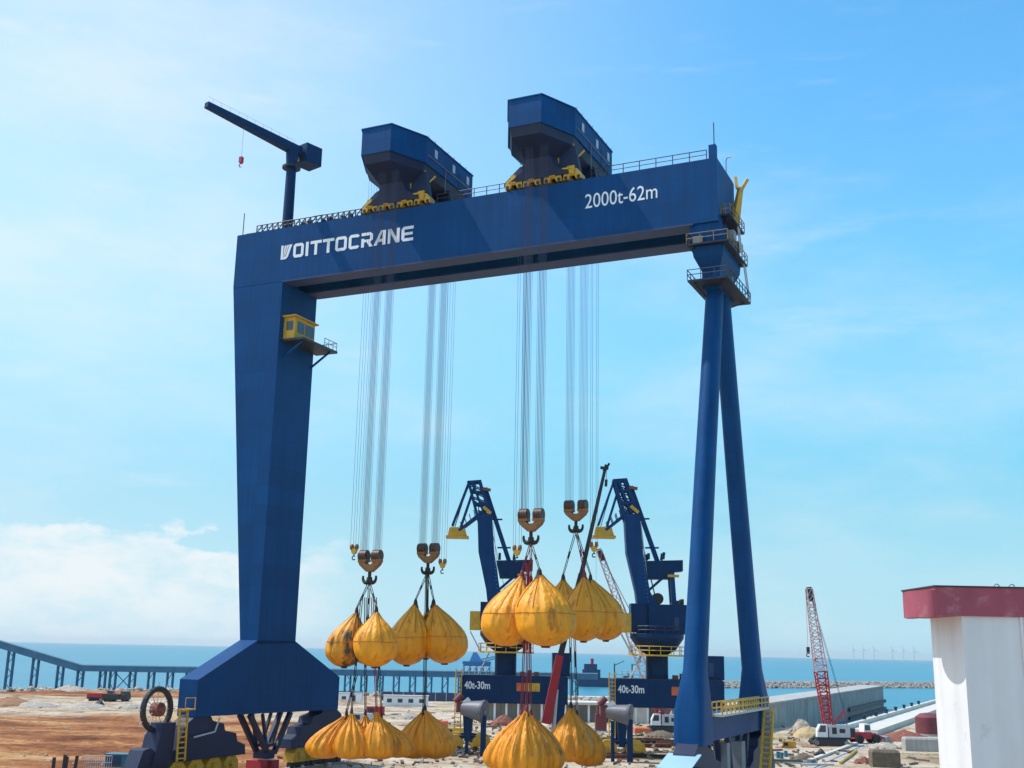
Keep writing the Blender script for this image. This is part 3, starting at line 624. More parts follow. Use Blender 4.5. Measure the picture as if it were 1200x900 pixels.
aux_hook(43.68, -2.7, 25.7, 'small yellow auxiliary hook beside the counterweight of the farther portal crane')
aux_hook(47.6, 10.6, 27.2, 'small yellow auxiliary hook half hidden by the thin black boom')

# ================================================================== WATER BAGS
PROF = [(0, .06), (.1, .24), (.21, .50), (.33, .75), (.44, .92), (.54, .99), (.64, 1.0), (.75, .965), (.84, .85), (.92, .62), (.97, .38), (1, .06)]
PROF_LOW = [(0, .09), (.12, .23), (.25, .49), (.4, .75), (.55, .92), (.67, 1.0), (.78, 1.0), (.88, .90), (.94, .72), (.98, .45), (1, .08)]
def interp(tab, t):
    for k in range(len(tab)-1):
        (t0, r0), (t1, r1) = tab[k], tab[k+1]
        if t <= t1 + 1e-9:
            m0 = (tab[k+1][1]-tab[k-1][1])/(tab[k+1][0]-tab[k-1][0]) if k else (r1-r0)/(t1-t0)
            m1 = (tab[k+2][1]-r0)/(tab[k+2][0]-t0) if k+2 < len(tab) else (r1-r0)/(t1-t0)
            x = (t-t0)/(t1-t0); h = t1-t0
            return (2*x**3-3*x**2+1)*r0 + (x**3-2*x**2+x)*h*m0 + (-2*x**3+3*x**2)*r1 + (x**3-x**2)*h*m1
    return tab[-1][1]
def bag_mesh(R, Hh, seed, folds, nfold, low=False, squash=1.0):
    rnd = random.Random(seed); n, m_ = 72, 40; rings = []
    ph = rnd.uniform(0, 6.28); ph2 = rnd.uniform(0, 6.28); o = MB()
    for j in range(m_+1):
        t = j/m_
        z = -Hh*t
        r = interp(PROF_LOW if low else PROF, t)
        r = max(r, .03)
        fa = folds*(max(0, 1-t/(1.0 if low else .72))**.8*.9 + .10) * min(1, (1-t)/.12)
        row = []
        for i in range(n):
            th = 2*PI*i/n
            wv_ = math.cos(nfold*th + ph + .5*math.sin(2*th + ph2))
            fold = -abs(wv_)**6*1.1 + .25*math.cos(nfold*2*th + ph2)
            nn = noise.noise(Vec((math.cos(th)*1.7 + seed, math.sin(th)*1.7, t*3)))
            rr_ = R*r*(1 + fa*fold + .045*nn*min(1, t*3))
            rr_ *= 1 + .09*noise.noise(Vec((math.cos(th)*.9, math.sin(th)*.9, seed + t*1.2)))
            row.append(Vec((rr_*math.cos(th), rr_*math.sin(th)*squash, z + .03*R*nn)))
        rings.append(row)
    o.loft(rings)
    return o, rings
NB = [0]
def water_bag(hook, cx, cy_top, cy_bot, wpx, dY, label, topx=None, kind='bag', low=False, via=None, red=False):
    a, v, z = HK[hook]; hw = cw(a, v, z - 2.5)
    Y = hw.y + dY
    top = at(topx if topx is not None else cx, cy_top, Y); bot = at(cx, cy_bot, Y)
    l, r = at(cx - wpx/2, (cy_top+cy_bot)/2, Y), at(cx + wpx/2, (cy_top+cy_bot)/2, Y)
    R = (r - l).length/2 * (1.06 if not low else 1.0); ctr = (l + r)/2; Hh = top.z - bot.z
    NB[0] += 1; seed = NB[0]*13
    base = Vec((ctr.x, ctr.y, bot.z))
    if low: kind = 'baglow'
    B = thing('water_bag', base, label, 'water bag', 'yellow test weight water bags')
    o, rings = bag_mesh(R, Hh, seed, .25 if low else .16, 6 if low else 8, low)
    lean = Vec((top.x - ctr.x, 0, 0))
    def sh(p): t = (-p.z/Hh); k = (1-min(1, t/.75))**1.5 if t < .75 else 0; return p + Vec((lean.x*k, 0, Hh))
    o.v = [sh(p) for p in o.v]
    body = o.build('bag_body', M[kind], B, True)
    for i in range(4, 72, 9):
        st = MB()
        pts = [sh(rings[j][i]*1.0) + Vec((rings[j][i].x, rings[j][i].y, 0)).normalized()*.03 for j in range(1, 27 if low else 20)]
        for p, q in zip(pts, pts[1:]): st.bar(p, q, .10, .05, up=(p - Vec((0, 0, p.z))).normalized())
        st.build('strap', M['strap'], B)
    if not low:
        se = MB(); rg = [sh(p) for p in rings[22]]
        for p, q in zip(rg, rg[1:] + rg[:1]): se.bar(p, q, .09, .07)
        se.build('belly_seam', M['strap'], B)
    tp = Vec((top.x - base.x, 0, Hh))
    nk = MB().rev([(R*.16, -.55), (R*.10, -.1), (R*.075, .35), (.06, .6)], 12, tp); nk.build('neck_collar', M['slingred' if red else 'sling'], B)
    hl = hw - base
    if via is not None: hl = Vec(via) - base
    s_ = MB(); e = tp + Vec((0, 0, .45)); off = Vec((.07, 0, 0))
    s_.tube(e - off, hl - off*1.5, .05, 6).tube(e + off, hl + off*1.5, .05, 6)
    s_.tube(e.lerp(hl, .38), e.lerp(hl, .52), .13, 8)
    s_.build('sling', M['slingred' if red else 'sling'], B)
    if not low: MB().rev([(R*.13, -.12), (R*.16, .0), (R*.13, .14)], 14).build('drain_valve', M['dark'], B)
    return B
water_bag('LF', 405, 717, 782, 45, .8, 'stained yellow water bag with a black patch, upper tier next to the rigid leg', 418, 'bagdirty')
water_bag('LF', 431, 727, 779, 40, 3.2, 'yellow water bag mostly hidden behind two others, upper tier, beside rigid leg', 431)
water_bag('LF', 440.5, 716, 782, 48, -2.0, 'clean round yellow water bag overlapping the stained one, upper tier', 441)
water_bag('LB', 478, 707, 780, 48, -.6, 'tall pointed yellow water bag, upper tier, under the second hook block', 487)
water_bag('LB', 500, 716, 772, 42, 3.2, 'yellow water bag tucked behind two others under the second hook, upper tier', 501)
water_bag('LB', 522, 707, 778, 51, .4, 'yellow water bag with a pale band at the edge of the upper left cluster', 508)
water_bag('RF', 594, 674, 758, 59, .8, 'plump yellow water bag under the third hook, in front of the far portal crane', 612, red=True)
water_bag('RF', 622, 680, 752, 52, 4.0, 'yellow water bag squeezed behind the two big ones under the third hook', 622, red=True)
water_bag('RF', 640, 672, 758, 68, -2.6, 'largest roundest yellow water bag with a dark drain spot at its bottom, upper tier', 632)
water_bag('RB', 659, 678, 746, 50, 2.4, 'small yellow water bag peeking out between two larger bags, upper tier', 660)
water_bag('RB', 684, 675, 752, 50, -1.4, 'yellow water bag with dark smudges, upper tier, under the fourth hook', 685, red=True)
water_bag('RB', 710, 678, 751, 46, .6, 'yellow water bag in the upper tier closest to the nearer portal crane', 692)
def vp(hook, x, y): a, v, z = HK[hook]; return at(x, y, cw(a, v, z).y)
lw = dict(low=True)
water_bag('LF', 381, 838, 889, 45, .8, 'creased yellow water bag, lower tier, touching the rigid leg foot', 406, via=vp('LF', 418, 790), **lw)
water_bag('LF', 413, 836, 890, 45, -1.6, 'creased yellow water bag in the lower tier, second from the rigid leg foot', 412, via=vp('LF', 424, 700), **lw)
water_bag('LF', 446, 834, 890, 44, -1.6, 'slim creased yellow water bag in the lower tier, third from the rigid leg foot', 441, via=vp('LF', 436, 700), red=True, **lw)
water_bag('LF', 466, 842, 888, 40, 1.6, 'narrow yellow water bag in the lower tier partly covered by the slim one', 447, via=vp('LF', 440, 700), **lw)
water_bag('LF', 427, 838, 889, 42, 1.8, 'half hidden yellow water bag, lower tier, under the hook nearest the rigid leg', 428, via=vp('LF', 428, 700), **lw)
water_bag('LB', 484, 834, 889, 44, -.5, 'slender folded yellow water bag, lower tier, under the second hook', 496, via=vp('LB', 500, 665), **lw)
water_bag('LB', 510, 832, 889, 52, -1.5, 'wide yellow water bag in the lower tier, closest to the farther grey drum', 498, via=vp('LB', 501, 665), **lw)
water_bag('RF', 593, 838, 904, 52, .6, 'creased yellow water bag in the lower tier, next to the grey drum and red boom', 611, via=vp('RF', 618, 660), red=True, **lw)
water_bag('RF', 613, 833, 912, 60, -2.0, 'deeply pleated yellow water bag hanging lowest of all, under the third hook', 617, via=vp('RF', 619, 660), red=True, **lw)
water_bag('RF', 636, 838, 906, 52, .4, 'pleated yellow water bag, lower tier, touching the foot of the red boom', 622, via=vp('RF', 620, 660), red=True, **lw)
water_bag('RB', 669, 829, 893, 56, -1.2, 'wrinkled yellow water bag, lower tier, under the fourth hook', 669, via=vp('RB', 668, 700), **lw)
water_bag('RB', 690, 838, 898, 42, .4, 'narrow yellow water bag, lower tier, farthest from the rigid leg', 676, via=vp('RB', 672, 700), **lw)
# ================================================================== PORTAL SLEWING CRANES
def portal_crane(loc):
    # modelled in metres round the slewing axis; x to the right, y away from the yard edge, jib pointing left
    Q = thing('portal_crane', loc, 'nearer dark blue portal slewing crane beside the flexible leg, jib folded over yellow tongs', 'portal crane', 'dark blue portal slewing cranes')
    rx, ry = loc.x, loc.y
    def L(px, py, dy=0.0):
        p = at(px, py, ry + dy); return Vec((p.x - rx, dy, p.z))
    D = 2.9
    bx0, bx1 = L(719, 815, -D).x, L(849, 815, -D).x; bz0, bz1 = L(780, 830, -D).z, L(780, 797, -D).z
    for y in (-D, D-.9): MB().box((bx0, y, bz0), (bx1, y+.9, bz1)).build('portal_beam', M['pblue'], Q)
    for x in (bx0 + .02, bx1 - 1.3): MB().box((x, -D+.9, bz0+.3), (x+1.28, D-.9, bz1-.02)).build('cross_beam', M['pblue'], Q)
    MB().box((bx0+.5, -D+.02, bz1), (bx1-.2, D-.02, bz1+.12)).build('portal_deck', M['dark'], Q)
    for x in (bx0+1.3, bx1-1.3):
        for y in (-D+.45, D-.45):
            MB().loft([[(x-.9, y-.42, bz0), (x+.9, y-.42, bz0), (x+.9, y+.42, bz0), (x-.9, y+.42, bz0)], [(x-.45, y-.35, 1.5), (x+.45, y-.35, 1.5), (x+.45, y+.35, 1.5), (x-.45, y+.35, 1.5)]]).build('portal_leg', M['pblue'], Q)
            for s in (-1, 1):
                xc = x + s*2.1
                MB().bar((x, y, 2.2), (xc, y, 2.0), .5, .5).build('balance_beam', M['pblue'], Q)
                bo = MB().prism([(xc-1.5, y-.5, .7), (xc+1.5, y-.5, .7), (xc+1.2, y-.5, 1.9), (xc+.5, y-.5, 2.5), (xc-.5, y-.5, 2.5), (xc-1.2, y-.5, 1.9)], (0, 1.0, 0)).box((xc-.5, y-.8, 1.0), (xc+.5, y-.5, 1.8)).build('wheel_bogie', M['yellow'], Q)
                for k in (-.85, .85): MB().tube((xc+k, y-.56, .42), (xc+k, y+.3, .42), .42, 14).build('wheel', M['dark'], bo)
    # electrical house on the beam, column, slewing parts
    a, b_ = L(829, 830, -1.5), L(848, 769, -1.5)
    eh = MB().box((a.x, -1.8, bz1+.12), (b_.x, 1.6, b_.z)).build('electrical_house', M['pblue'], Q)
    MB().box((a.x+.2, -1.84, bz1+.6), (a.x+1.0, -1.803, bz1+2.6)).build('door', M['navy'], eh)
    c0, c1 = L(757, 798), L(783, 769); R = (L(783, 780).x - L(757, 780).x)/2; cx = (L(783, 780).x + L(757, 780).x)/2
    MB().tube((cx, 0, bz1), (cx, 0, c1.z+.6), R, 24).build('column', M['pblue'], Q, 40)
    z1 = L(770, 769).z; w1 = (L(803, 769).x - L(735, 769).x)/2
    rg = MB().rev([(w1, z1), (w1, z1+.25)], 28, (cx, 0, 0)).build('ring_platform', M['yellow'], Q)
    rr = MB()
    for h in (.6, 1.2): rr.ring((cx, 0, z1+.25+h), (0, 0, 1), w1-.15, .06, 28, 5)
    for i in range(16): rr.tube((cx+(w1-.15)*math.cos(2*PI*i/16), (w1-.15)*math.sin(2*PI*i/16), z1+.25), (cx+(w1-.15)*math.cos(2*PI*i/16), (w1-.15)*math.sin(2*PI*i/16), z1+1.45), .06, 5)
    rr.build('railing', M['yellow'], rg)
    z2, z3 = L(770, 761).z, L(770, 743).z; w2 = (L(797, 760).x - L(752, 760).x)/2; w3 = (L(803, 745).x - L(740, 745).x)/2
    MB().rev([(R*1.02, z1+.25), (w2, z2), (w3, z3-.6), (w3, z3)], 28, (cx, 0, 0)).build('slewing_deck', M['pblue'], Q, 30)
    za, zb_ = z3, L(770, 709).z; xa, xb, xm = L(738, 720).x, L(803, 720).x, L(758, 720).x
    mh = MB().box((xm, -2.4, za), (xb, 2.4, zb_)).build('machine_house', M['pblue'], Q)
    for i in range(4): MB().box((xm + 3.9 + .0*i + i*.0, -2.44, za+.6+i*.0), (xm+4.6, -2.403, za+2.5)).build('door', M['navy'], mh) if i == 0 else None
    for k in range(3): MB().box((xb-2.2+k*.7, -1.5, zb_), (xb-1.8+k*.7, 1.2, zb_+.4+.25*k)).build('roof_fan', M['dark'], mh)
    MB().box((xa, -1.9, za+.2), (xm-.003, 1.2, zb_+.1)).build('driver_cab', M['pblue'], Q)
    cw_ = MB().box((xa-1.6, -2.2, za+.1), (xa-.003, -.6, za+3.0)).build('side_gallery', M['yellow'], Q)
    sr = MB()
    for h in (.55, 1.1): sr.ring((cx, 0, z3+h), (0, 0, 1), w3-.1, .05, 28, 5)
    for i in range(18): sr.tube((cx+(w3-.1)*math.cos(2*PI*i/18), (w3-.1)*math.sin(2*PI*i/18), z3), (cx+(w3-.1)*math.cos(2*PI*i/18), (w3-.1)*math.sin(2*PI*i/18), z3+1.1), .05, 5)
    sr.build('railing', M['dark'], Q)
    ladder('access_stair', (cx-R-2.6, -1.2, bz1+.1), (cx-R-.9, -1.2, z1), (0, 1.0, 0), Q, M['lgrey'], .10, 9)
    ladder('access_stair', (cx-w1+.4, -1.6, z1+.3), (cx-w1-1.2, -1.6, z3-.1), (0, 1.0, 0), Q, M['lgrey'], .10, 9)
    ml_ = MB()
    for k in range(3): ml_.box((cx+R+.6+k*1.1, -1.6, bz1+.12), (cx+R+1.3+k*1.1, 0, bz1+.7+.25*(k % 2)))
    ml_.build('deck_winch', M['rust'], Q)
    # main jib
    def P(px, py, y): p = L(px, py, 0); p.y = y; return p
    jp = [((731, 604), (748.5, 604)), ((733.5, 648), (752.5, 648)), ((744, 693), (760.5, 693)), ((746, 708), (768, 708)), ((746, 722), (779, 723)), ((746, 742), (800, 742))]
    MB().loft([[P(*l, -1.3), P(*r, -1.3), P(*r, 1.3), P(*l, 1.3)] for l, r in jp]).build('main_jib', M['jibblue'], Q)
    hd_ = MB()
    for y in (-1.0, 1.0):
        for (p, q, t) in (((733, 612), (719, 563), .45), ((748, 606), (732, 562), .5), ((719, 564), (733, 563), .4), ((741, 606), (724, 565), .35), ((728, 590), (744, 590), .4), ((722, 575), (738, 576), .3), ((732, 562), (745, 600), .45)):
            hd_.bar(P(*p, y), P(*q, y), t)
    for (p, t) in (((719, 564), .4), ((733, 563), .4), ((740, 598), .5), ((728, 588), .35)): hd_.bar(P(*p, -1.0), P(*p, 1.0), t)
    hd_.build('jib_head', M['jibblue'], Q)
    fj = MB()
    for y in (-.8, .8):
        fj.bar(P(719, 565, y), P(701, 616, y), .3); fj.bar(P(727, 566, y), P(711, 618, y), .3); fj.bar(P(739, 598, y), P(709, 622, y), .55, .55, .4, .4)
        for k in range(5):
            t = (k+.5)/5; fj.bar(P(734-26*t, 590+24*t, y), P(737-26*t, 603+18*t, y), .14)
    fj.build('fly_jib', M['jibblue'], Q)
    tg = MB()
    for y in (-.7, .7):
        tg.prism([P(698, 618, y-.25), P(716, 618, y-.25), P(719, 628, y-.25), P(696, 628, y-.25)], (0, .5, 0))
    tg.box((P(694, 629, 0).x, -1.3, P(694, 630.5, 0).z), (P(721, 629, 0).x, 1.3, P(694, 628, 0).z)); tg.build('jib_end_platform', M['yellow'], Q)
    MB().bar(P(736, 572, -1.2), P(746, 574, -1.2), .45).build('sheave_platform', M['rust'], Q)
    MB().bar(P(738, 594, -1.3), P(747, 602, -1.3), .5).build('sheave_platform', M['yellow'], Q)
    tie = MB()
    tie.bar(P(739, 570, 0), P(771, 660, 0), .55, .7)
    for (x, y) in ((753, 608), (764, 642)): tie.bar(P(x-8, y, 0), P(x+8, y, 0), .25)
    tie.build('tie_bar', M['jibblue'], Q)
    bl_ = MB()
    for k in range(16):
        u_ = k/15; bl_.tube(P(751 + 8*u_, 640 + 70*u_, -1.36), P(751 + 8*u_, 640 + 70*u_, -.7), .05, 4)
    bl_.tube(P(750, 612, -1.2), P(760, 700, -1.2), .05, 5).tube(P(750, 612, -.5), P(760, 700, -.5), .05, 5); bl_.build('jib_ladder', M['lgrey'], Q)
    rp = MB()
    for y in (-.5, 0, .5): rp.tube(P(735, 564, y), P(768, 700, y), .035, 5).tube(P(719, 564, y), P(704, 617, y), .035, 5)
    rp.build('hoist_rope', M['rope'], Q)
    lt = MB()
    for y in (-1.0, 1.0):
        for k in range(5):
            a_, c_ = k/5, (k+1)/5
            lt.bar(P(720 + 14*a_, 566 + 40*a_, y), P(733 + 13*c_, 565 + 38*c_, y), .18)
    lt.build('lacing', M['pblue'], Q)
    bw = MB()
    bw.prism([P(755, 658, -1.2), P(799, 657, -1.2), P(799, 670, -1.2), P(786, 671, -1.2), P(784, 679, -1.2), P(760, 679, -1.2)], (0, 2.4, 0)); bw.build('counterweight', M['pblue'], Q)
    for y in (-1.1, 1.1):
        MB().bar(P(786, 671, y), P(789, 712, y), .7).build('back_mast', M['jibblue'], Q); MB().bar(P(778, 676, y), P(760, 692, y), .3).build('brace', M['pblue'], Q)
        MB().bar(P(759, 656, y), P(759, 649, y), .4).build('bearing_post', M['pblue'], Q); MB().bar(P(776, 656, y), P(777, 648, y), .4).build('bearing_post', M['pblue'], Q)
    MB().box((P(781, 0, 0).x if False else L(781, 675).x, -1.6, L(781, 677).z), (L(794, 675).x, -1.0, L(781, 674).z)).build('mast_platform', M['yellow'], Q)
    MB().tube(P(770, 702, -.9), P(770, 702, .9), .9, 14).build('winch_drum', M['dark'], Q)
    # writing and sign on the front beam
    fx0, fx1 = L(724, 808, -D).x, L(755, 808, -D).x; zt0, zt1 = L(740, 812, -D).z, L(740, 803, -D).z
    put_text('lettering', '40t-30m', fx0, -D - .002, zt0, fx1 - fx0, zt1 - zt0, M['white'], Q, .02)
    sx0, sx1 = L(787, 809, -D).x, L(815, 809, -D).x; s0, s1 = L(790, 815, -D).z, L(790, 805, -D).z
    MB().box((sx0, -D-.05, s0), (sx0 + (sx1-sx0)*.38, -D-.003, s1)).build('red_sign', M['orange'], Q)
    MB().box((sx0 + (sx1-sx0)*.42, -D-.05, s0), (sx1, -D-.003, s1)).build('yellow_sign', M['yellow'], Q)
    lx = L(721, 800, -D).x
    ladder('ladder', (lx-.5, -D-.3, 3.0), (lx-.5, -D-.3, bz1+1.0), (.9, 0, 0), Q, M['yellow'], .08, 16)
    rl = MB()
    for h in (.55, 1.1): rl.tube((bx0+.4, -D+.2, bz1+.12+h), (cx-R-.4, -D+.2, bz1+.12+h), .05)
    for i in range(6): rl.tube((bx0+.4+(cx-R-.8-bx0)*i/5, -D+.2, bz1+.12), (bx0+.4+(cx-R-.8-bx0)*i/5, -D+.2, bz1+1.22), .05)
    rl.build('railing', M['lgrey'], Q)
    return Q
YB, YA = 178.0, 183.0
pB = at(770, 815, YB); pB.z = 0
QB = portal_crane(pB)
pA = at(591.5, 812, YA); pA.z = 0
QA = dup(QB, pA, None, 'farther dark blue portal slewing crane behind the largest yellow bags, jib pointing left')
# grey cable drums standing at the left feet of the portal cranes
def cable_drum(px, py, Y, r, label):
    p = at(px, py, Y)
    T = thing('cable_drum', (p.x, p.y, 0), label, 'cable drum', 'grey cable drums beside the portal cranes')
    ax = Vec((1, -.42, -.12)).normalized(); c = Vec((0, 0, p.z)); c2 = c - ax*3.4
    MB().tube(c - ax*.25, c2, r*.98, 28, r*.62).tube(c - ax*.25, c + ax*.1, r*1.05, 28).build('drum', M['drumgrey'], T, 40)
    MB().tube(c + ax*.1, c + ax*.3, r*.25, 12).build('hub', M['grey'], T)
    MB().bar((0, 0, 0), (0, 0, p.z-.6), .8, .8).bar((-2.4, .5, 0), (-2.4, .6, p.z-.9), .5).build('stand', M['pblue'], T)
    mo = MB().box(c2 + Vec((-1.0, -.7, -.6)), c2 + Vec((.1, .7, .9))).tube(c2 + Vec((-1.2, 0, .9)), c2 + Vec((-.2, 0, 1.9)), .5, 10).build('motor', M['maroon'], T)
    MB().bar(c2 + Vec((.3, -.8, 1.3)), c2 + Vec((1.1, -.8, .3)), .05, 1.1).build('guard_plate', M['white'], T)
M['drumgrey'] = mat('drum_grey', (.13, .135, .16), .5, var=.08, scale=.6)
cable_drum(738, 838, 168.5, 1.45, 'grey tapered cable drum at the foot of the nearer portal crane')
cable_drum(567, 834, 173.0, 1.6, 'grey tapered cable drum between the lower yellow bags, below the farther portal crane')

# ================================================================== LATTICE CRANES, MOBILE CRANE
def lattice(o, p, q, w0, w1, n, r):
    p, q = Vec(p), Vec(q); d = (q-p).normalized(); a = Vec((0, 1, 0)); b_ = d.cross(a).normalized()
    prev = None
    for i in range(n+1):
        t = i/n; c = p.lerp(q, t); w_ = w0 + (w1-w0)*t
        cor = [c + a*w_/2*s + b_*w_/2*u for s, u in ((-1, -1), (1, -1), (1, 1), (-1, 1))]
        if prev:
            for k in range(4):
                o.tube(prev[k], cor[k], r, 5)
                o.tube(prev[k], cor[(k+1) % 4], r*.7, 4); o.tube(cor[k], cor[(k+1) % 4], r*.6, 4)
        prev = cor
    return o
def crawler_crane(px, py, Y, tip_px, label, split=.42):
    base = at(px, py, Y); base.z = 0
    T = thing('crawler_crane', base, label, 'crawler crane')
    for y in (-1.6, 1.6):
        tr_ = MB().prism([(-3.2, y-.45, .5), (-2.7, y-.45, .02), (2.7, y-.45, .02), (3.2, y-.45, .5), (2.7, y-.45, 1.1), (-2.7, y-.45, 1.1)], (0, .9, 0)).build('track', M['dark'], T)
        MB().tube((-2.6, y-.5, .55), (-2.6, y+.5, .55), .4, 12).tube((2.6, y-.5, .55), (2.6, y+.5, .55), .4, 12).build('sprockets', M['grey'], tr_)
    MB().box((-2.4, -1.5, 1.1), (3.6, 1.5, 1.45)).build('turntable', M['dark'], T)
    up = MB().box((-.2, -1.45, 1.45), (3.5, 1.45, 3.5)).build('engine_house', M['lgrey'], T)
    MB().box((.3, -1.49, 2.0), (1.1, -1.453, 3.1)).box((1.6, -1.49, 2.2), (2.6, -1.453, 2.9)).build('grille', M['dark'], up)
    MB().box((3.503, -1.6, 1.5), (4.3, 1.6, 3.0)).build('counterweight', M['dark'], T)
    cb_ = MB().prism([(-2.3, -1.5, 1.45), (-.5, -1.5, 1.45), (-.5, -1.5, 3.6), (-1.8, -1.5, 3.6), (-2.3, -1.5, 2.6)], (0, 1.2, 0)).build('cab', M['white'], T)
    MB().prism([(-2.1, -1.53, 2.3), (-.8, -1.53, 2.3), (-.8, -1.53, 3.4), (-1.7, -1.53, 3.4)], (0, .027, 0)).build('window', M['glass'], cb_)
    tw = at(*tip_px, Y); t = Vec((tw.x - base.x, 0, tw.z)); f = Vec((.2, 0, 2.0)); mid = f.lerp(t, split)
    lattice(MB(), f, mid, 1.2, 1.9, 9, .12).build('lower_boom', M['red'], T)
    lattice(MB(), mid, t, 1.9, 1.0, 13, .10).build('upper_boom', M['boomwhite'], T)
    MB().bar(t - (t-f).normalized()*2.2, t + (t-f).normalized()*.3, .8, .9).build('boom_tip', M['dark'], T)
    g = MB(); gt = Vec((3.0, 0, 6.0))
    for y in (-.7, .7): g.bar((1.0, y, 3.5), gt + Vec((0, y*.6, 0)), .18)
    g.bar((3.4, 0, 3.4), gt, .14); g.build('gantry_frame', M['red'], T)
    pe = MB()
    for y in (-.4, .4): pe.tube(gt + Vec((0, y, 0)), t + Vec((0, y*.6, 0)), .035, 5)
    pe.build('pendant_rope', M['dark'], T)
    s = -1 if t.x < 0 else 1
    hk_ = Vec((t.x + s*.6, 0, t.z*.62)); MB().tube((t.x + s*.6, 0, t.z), hk_, .025, 5).bar(hk_, hk_ - Vec((0, 0, 1.0)), .5).ring(hk_ - Vec((0, 0, 1.4)), (0, 1, 0), .3, .09, 12, 6, .6, 5.4).build('hook', M['dark'], T)
    return T
M['boomwhite'] = mat('boom_white_red', (.55, .42, .45), .5, var=.2, scale=1.5, col2=(.45, .05, .07), amt2=.5, scale2=.8)
crawler_crane(971, 868, 208, (948, 690), 'crawler crane with red and white lattice boom on the sand near the quay wall')
crawler_crane(776, 850, 232, (702, 645), 'crawler crane with white lattice boom, mostly hidden behind the nearer portal crane', .2)
# mobile crane with a long telescopic boom
Ym = 150.0; mb_ = at(640, 868, Ym); mb_.z = 0
T = thing('mobile_crane', mb_, 'mobile crane hidden by lower yellow bags, its boom red at the foot and black above', 'mobile crane')
fr_ = MB().box((-1.2, -2.0, .9), (1.2, 9.0, 1.5)).build('chassis', M['dark'], T)
for y in (-1.0, .6, 5.0, 6.6, 8.0):
    for x in (-1.2, .8): MB().tube((x, y, .55), (x+.4, y, .55), .55, 16).build('wheel', M['tyre'], fr_)
cb_ = MB().prism([(-1.2, 6.9, 1.52), (-1.2, 9.4, 1.52), (-1.2, 9.2, 3.1), (-1.2, 7.1, 3.1)], (2.4, 0, 0)).build('cab', M['red'], T)
MB().prism([(-1.23, 7.3, 2.2), (-1.23, 9.0, 2.2), (-1.23, 8.95, 2.9), (-1.23, 7.4, 2.9)], (.025, 0, 0)).build('window', M['glass'], cb_)
MB().box((-1.2, -1.6, 1.52), (1.2, 2.6, 2.9)).build('superstructure', M['red'], T)
MB().box((-1.2, -3.0, 1.6), (1.2, -1.62, 2.9)).build('counterweight', M['dark'], T)
Lm = lambda px, py: Vec((at(px, py, Ym).x - mb_.x, 0, at(px, py, Ym).z))
MB().bar(Lm(640, 848), Lm(656, 768), 1.25, 1.1, .95, .9).build('lower_boom', M['red'], T)
MB().bar(Lm(655, 775), Lm(681, 672), .75, .75, .66, .66).bar(Lm(681, 674), Lm(709, 550), .6, .6, .4, .4).build('upper_boom', M['dark'], T)
MB().bar(Lm(708, 552), Lm(711, 545), .5).bar(Lm(703.5, 548), Lm(713, 549), .35).bar(Lm(711, 548), Lm(714, 543), .3).tube(Lm(711, 549), Lm(710.5, 562), .03).bar(Lm(710.5, 562), Lm(710, 570), .35).build('boom_tip', M['dark'], T)
MB().tube(Lm(648, 860), Lm(652, 808), .28, 10).build('lift_cylinder', M['lgrey'], T)

# ================================================================== QUAY WALL, BREAKWATER, SEAWALL
qa, qb = Vec((46.5, 230.0, 0)), Vec((139.5, 432.0, 0)); qd = (qb-qa).normalized(); qn = Vec((-qd.y, qd.x, 0))
ql = (qb-qa).length
q_ = MB(); n_ = 26
for i in range(n_):
    s0, s1 = ql*i/n_, ql*(i+1)/n_ - .25
    for (o0, o1, z0, z1) in ((-.0, 8.0, -6, 4.9),):
        c = [qa + qd*s + qn*o for s, o in ((s0, o0), (s1, o0), (s1, o1), (s0, o1))]
        q_.loft([[p + Vec((0, 0, z0)) for p in c], [p + Vec((0, 0, z1)) for p in c]])
wall_o = thing('quay_wall', qa, 'long grey concrete quay wall running out into the water', 'quay wall')
def shifted(mb, o): mb.v = [p - Vec(o) for p in mb.v]; return mb
shifted(q_, qa).build('wall', M['quay'], wall_o)
c = [qa + qd*s + qn*o for s, o in ((-.2, -.35), (ql+.2, -.35), (ql+.2, 8.3), (-.2, 8.3))]
shifted(MB().loft([[p + Vec((0, 0, 4.9)) for p in c], [p + Vec((0, 0, 5.35)) for p in c]]), qa).build('coping', M['concrete'], wall_o)
c = [qa + qd*s + qn*o for s, o in ((ql*.60, -.9), (ql-.2, -.9), (ql-.2, -.36), (ql*.60, -.36))]
shifted(MB().loft([[p + Vec((0, 0, -.6)) for p in c], [p + Vec((0, 0, .5)) for p in c]]).loft([[p + Vec((0, 0, -4)) for p in c], [p + Vec((0, 0, -2.1)) for p in c]]), qa).build('fender_beam', M['dark'], wall_o)
b0, b1 = Vec((95, 655, -3)), Vec((420, 862, -3)); bd = (b1-b0).normalized(); bn = Vec((-bd.y, bd.x, 0)); bl = (b1-b0).length
br = MB(); rnd = random.Random(5)
br.loft([[b0 + bd*s + bn*o + Vec((0, 0, z)) for o, z in ((-9, -2), (-2, 2.7), (4, 2.7), (12, -2))] for s in (0, bl)])
for i in range(2600):
    s = rnd.uniform(0, bl); o = rnd.uniform(-9, 4); z = 2.7*min(1, (o+9)/7.0) if o < -2 else 2.8
    br.rock(b0 + bd*s + bn*o + Vec((0, 0, z)), rnd.uniform(.7, 1.7), i)
tag(br.build('breakwater', M['rockm'], None, False, b0), 'long low breakwater of piled grey rock lying offshore', 'breakwater')
s0, s1 = Vec((68.5, 238, 0)), Vec((205, 520, 0)); sd_ = (s1-s0).normalized(); sn = Vec((-sd_.y, sd_.x, 0)); slen = (s1-s0).length
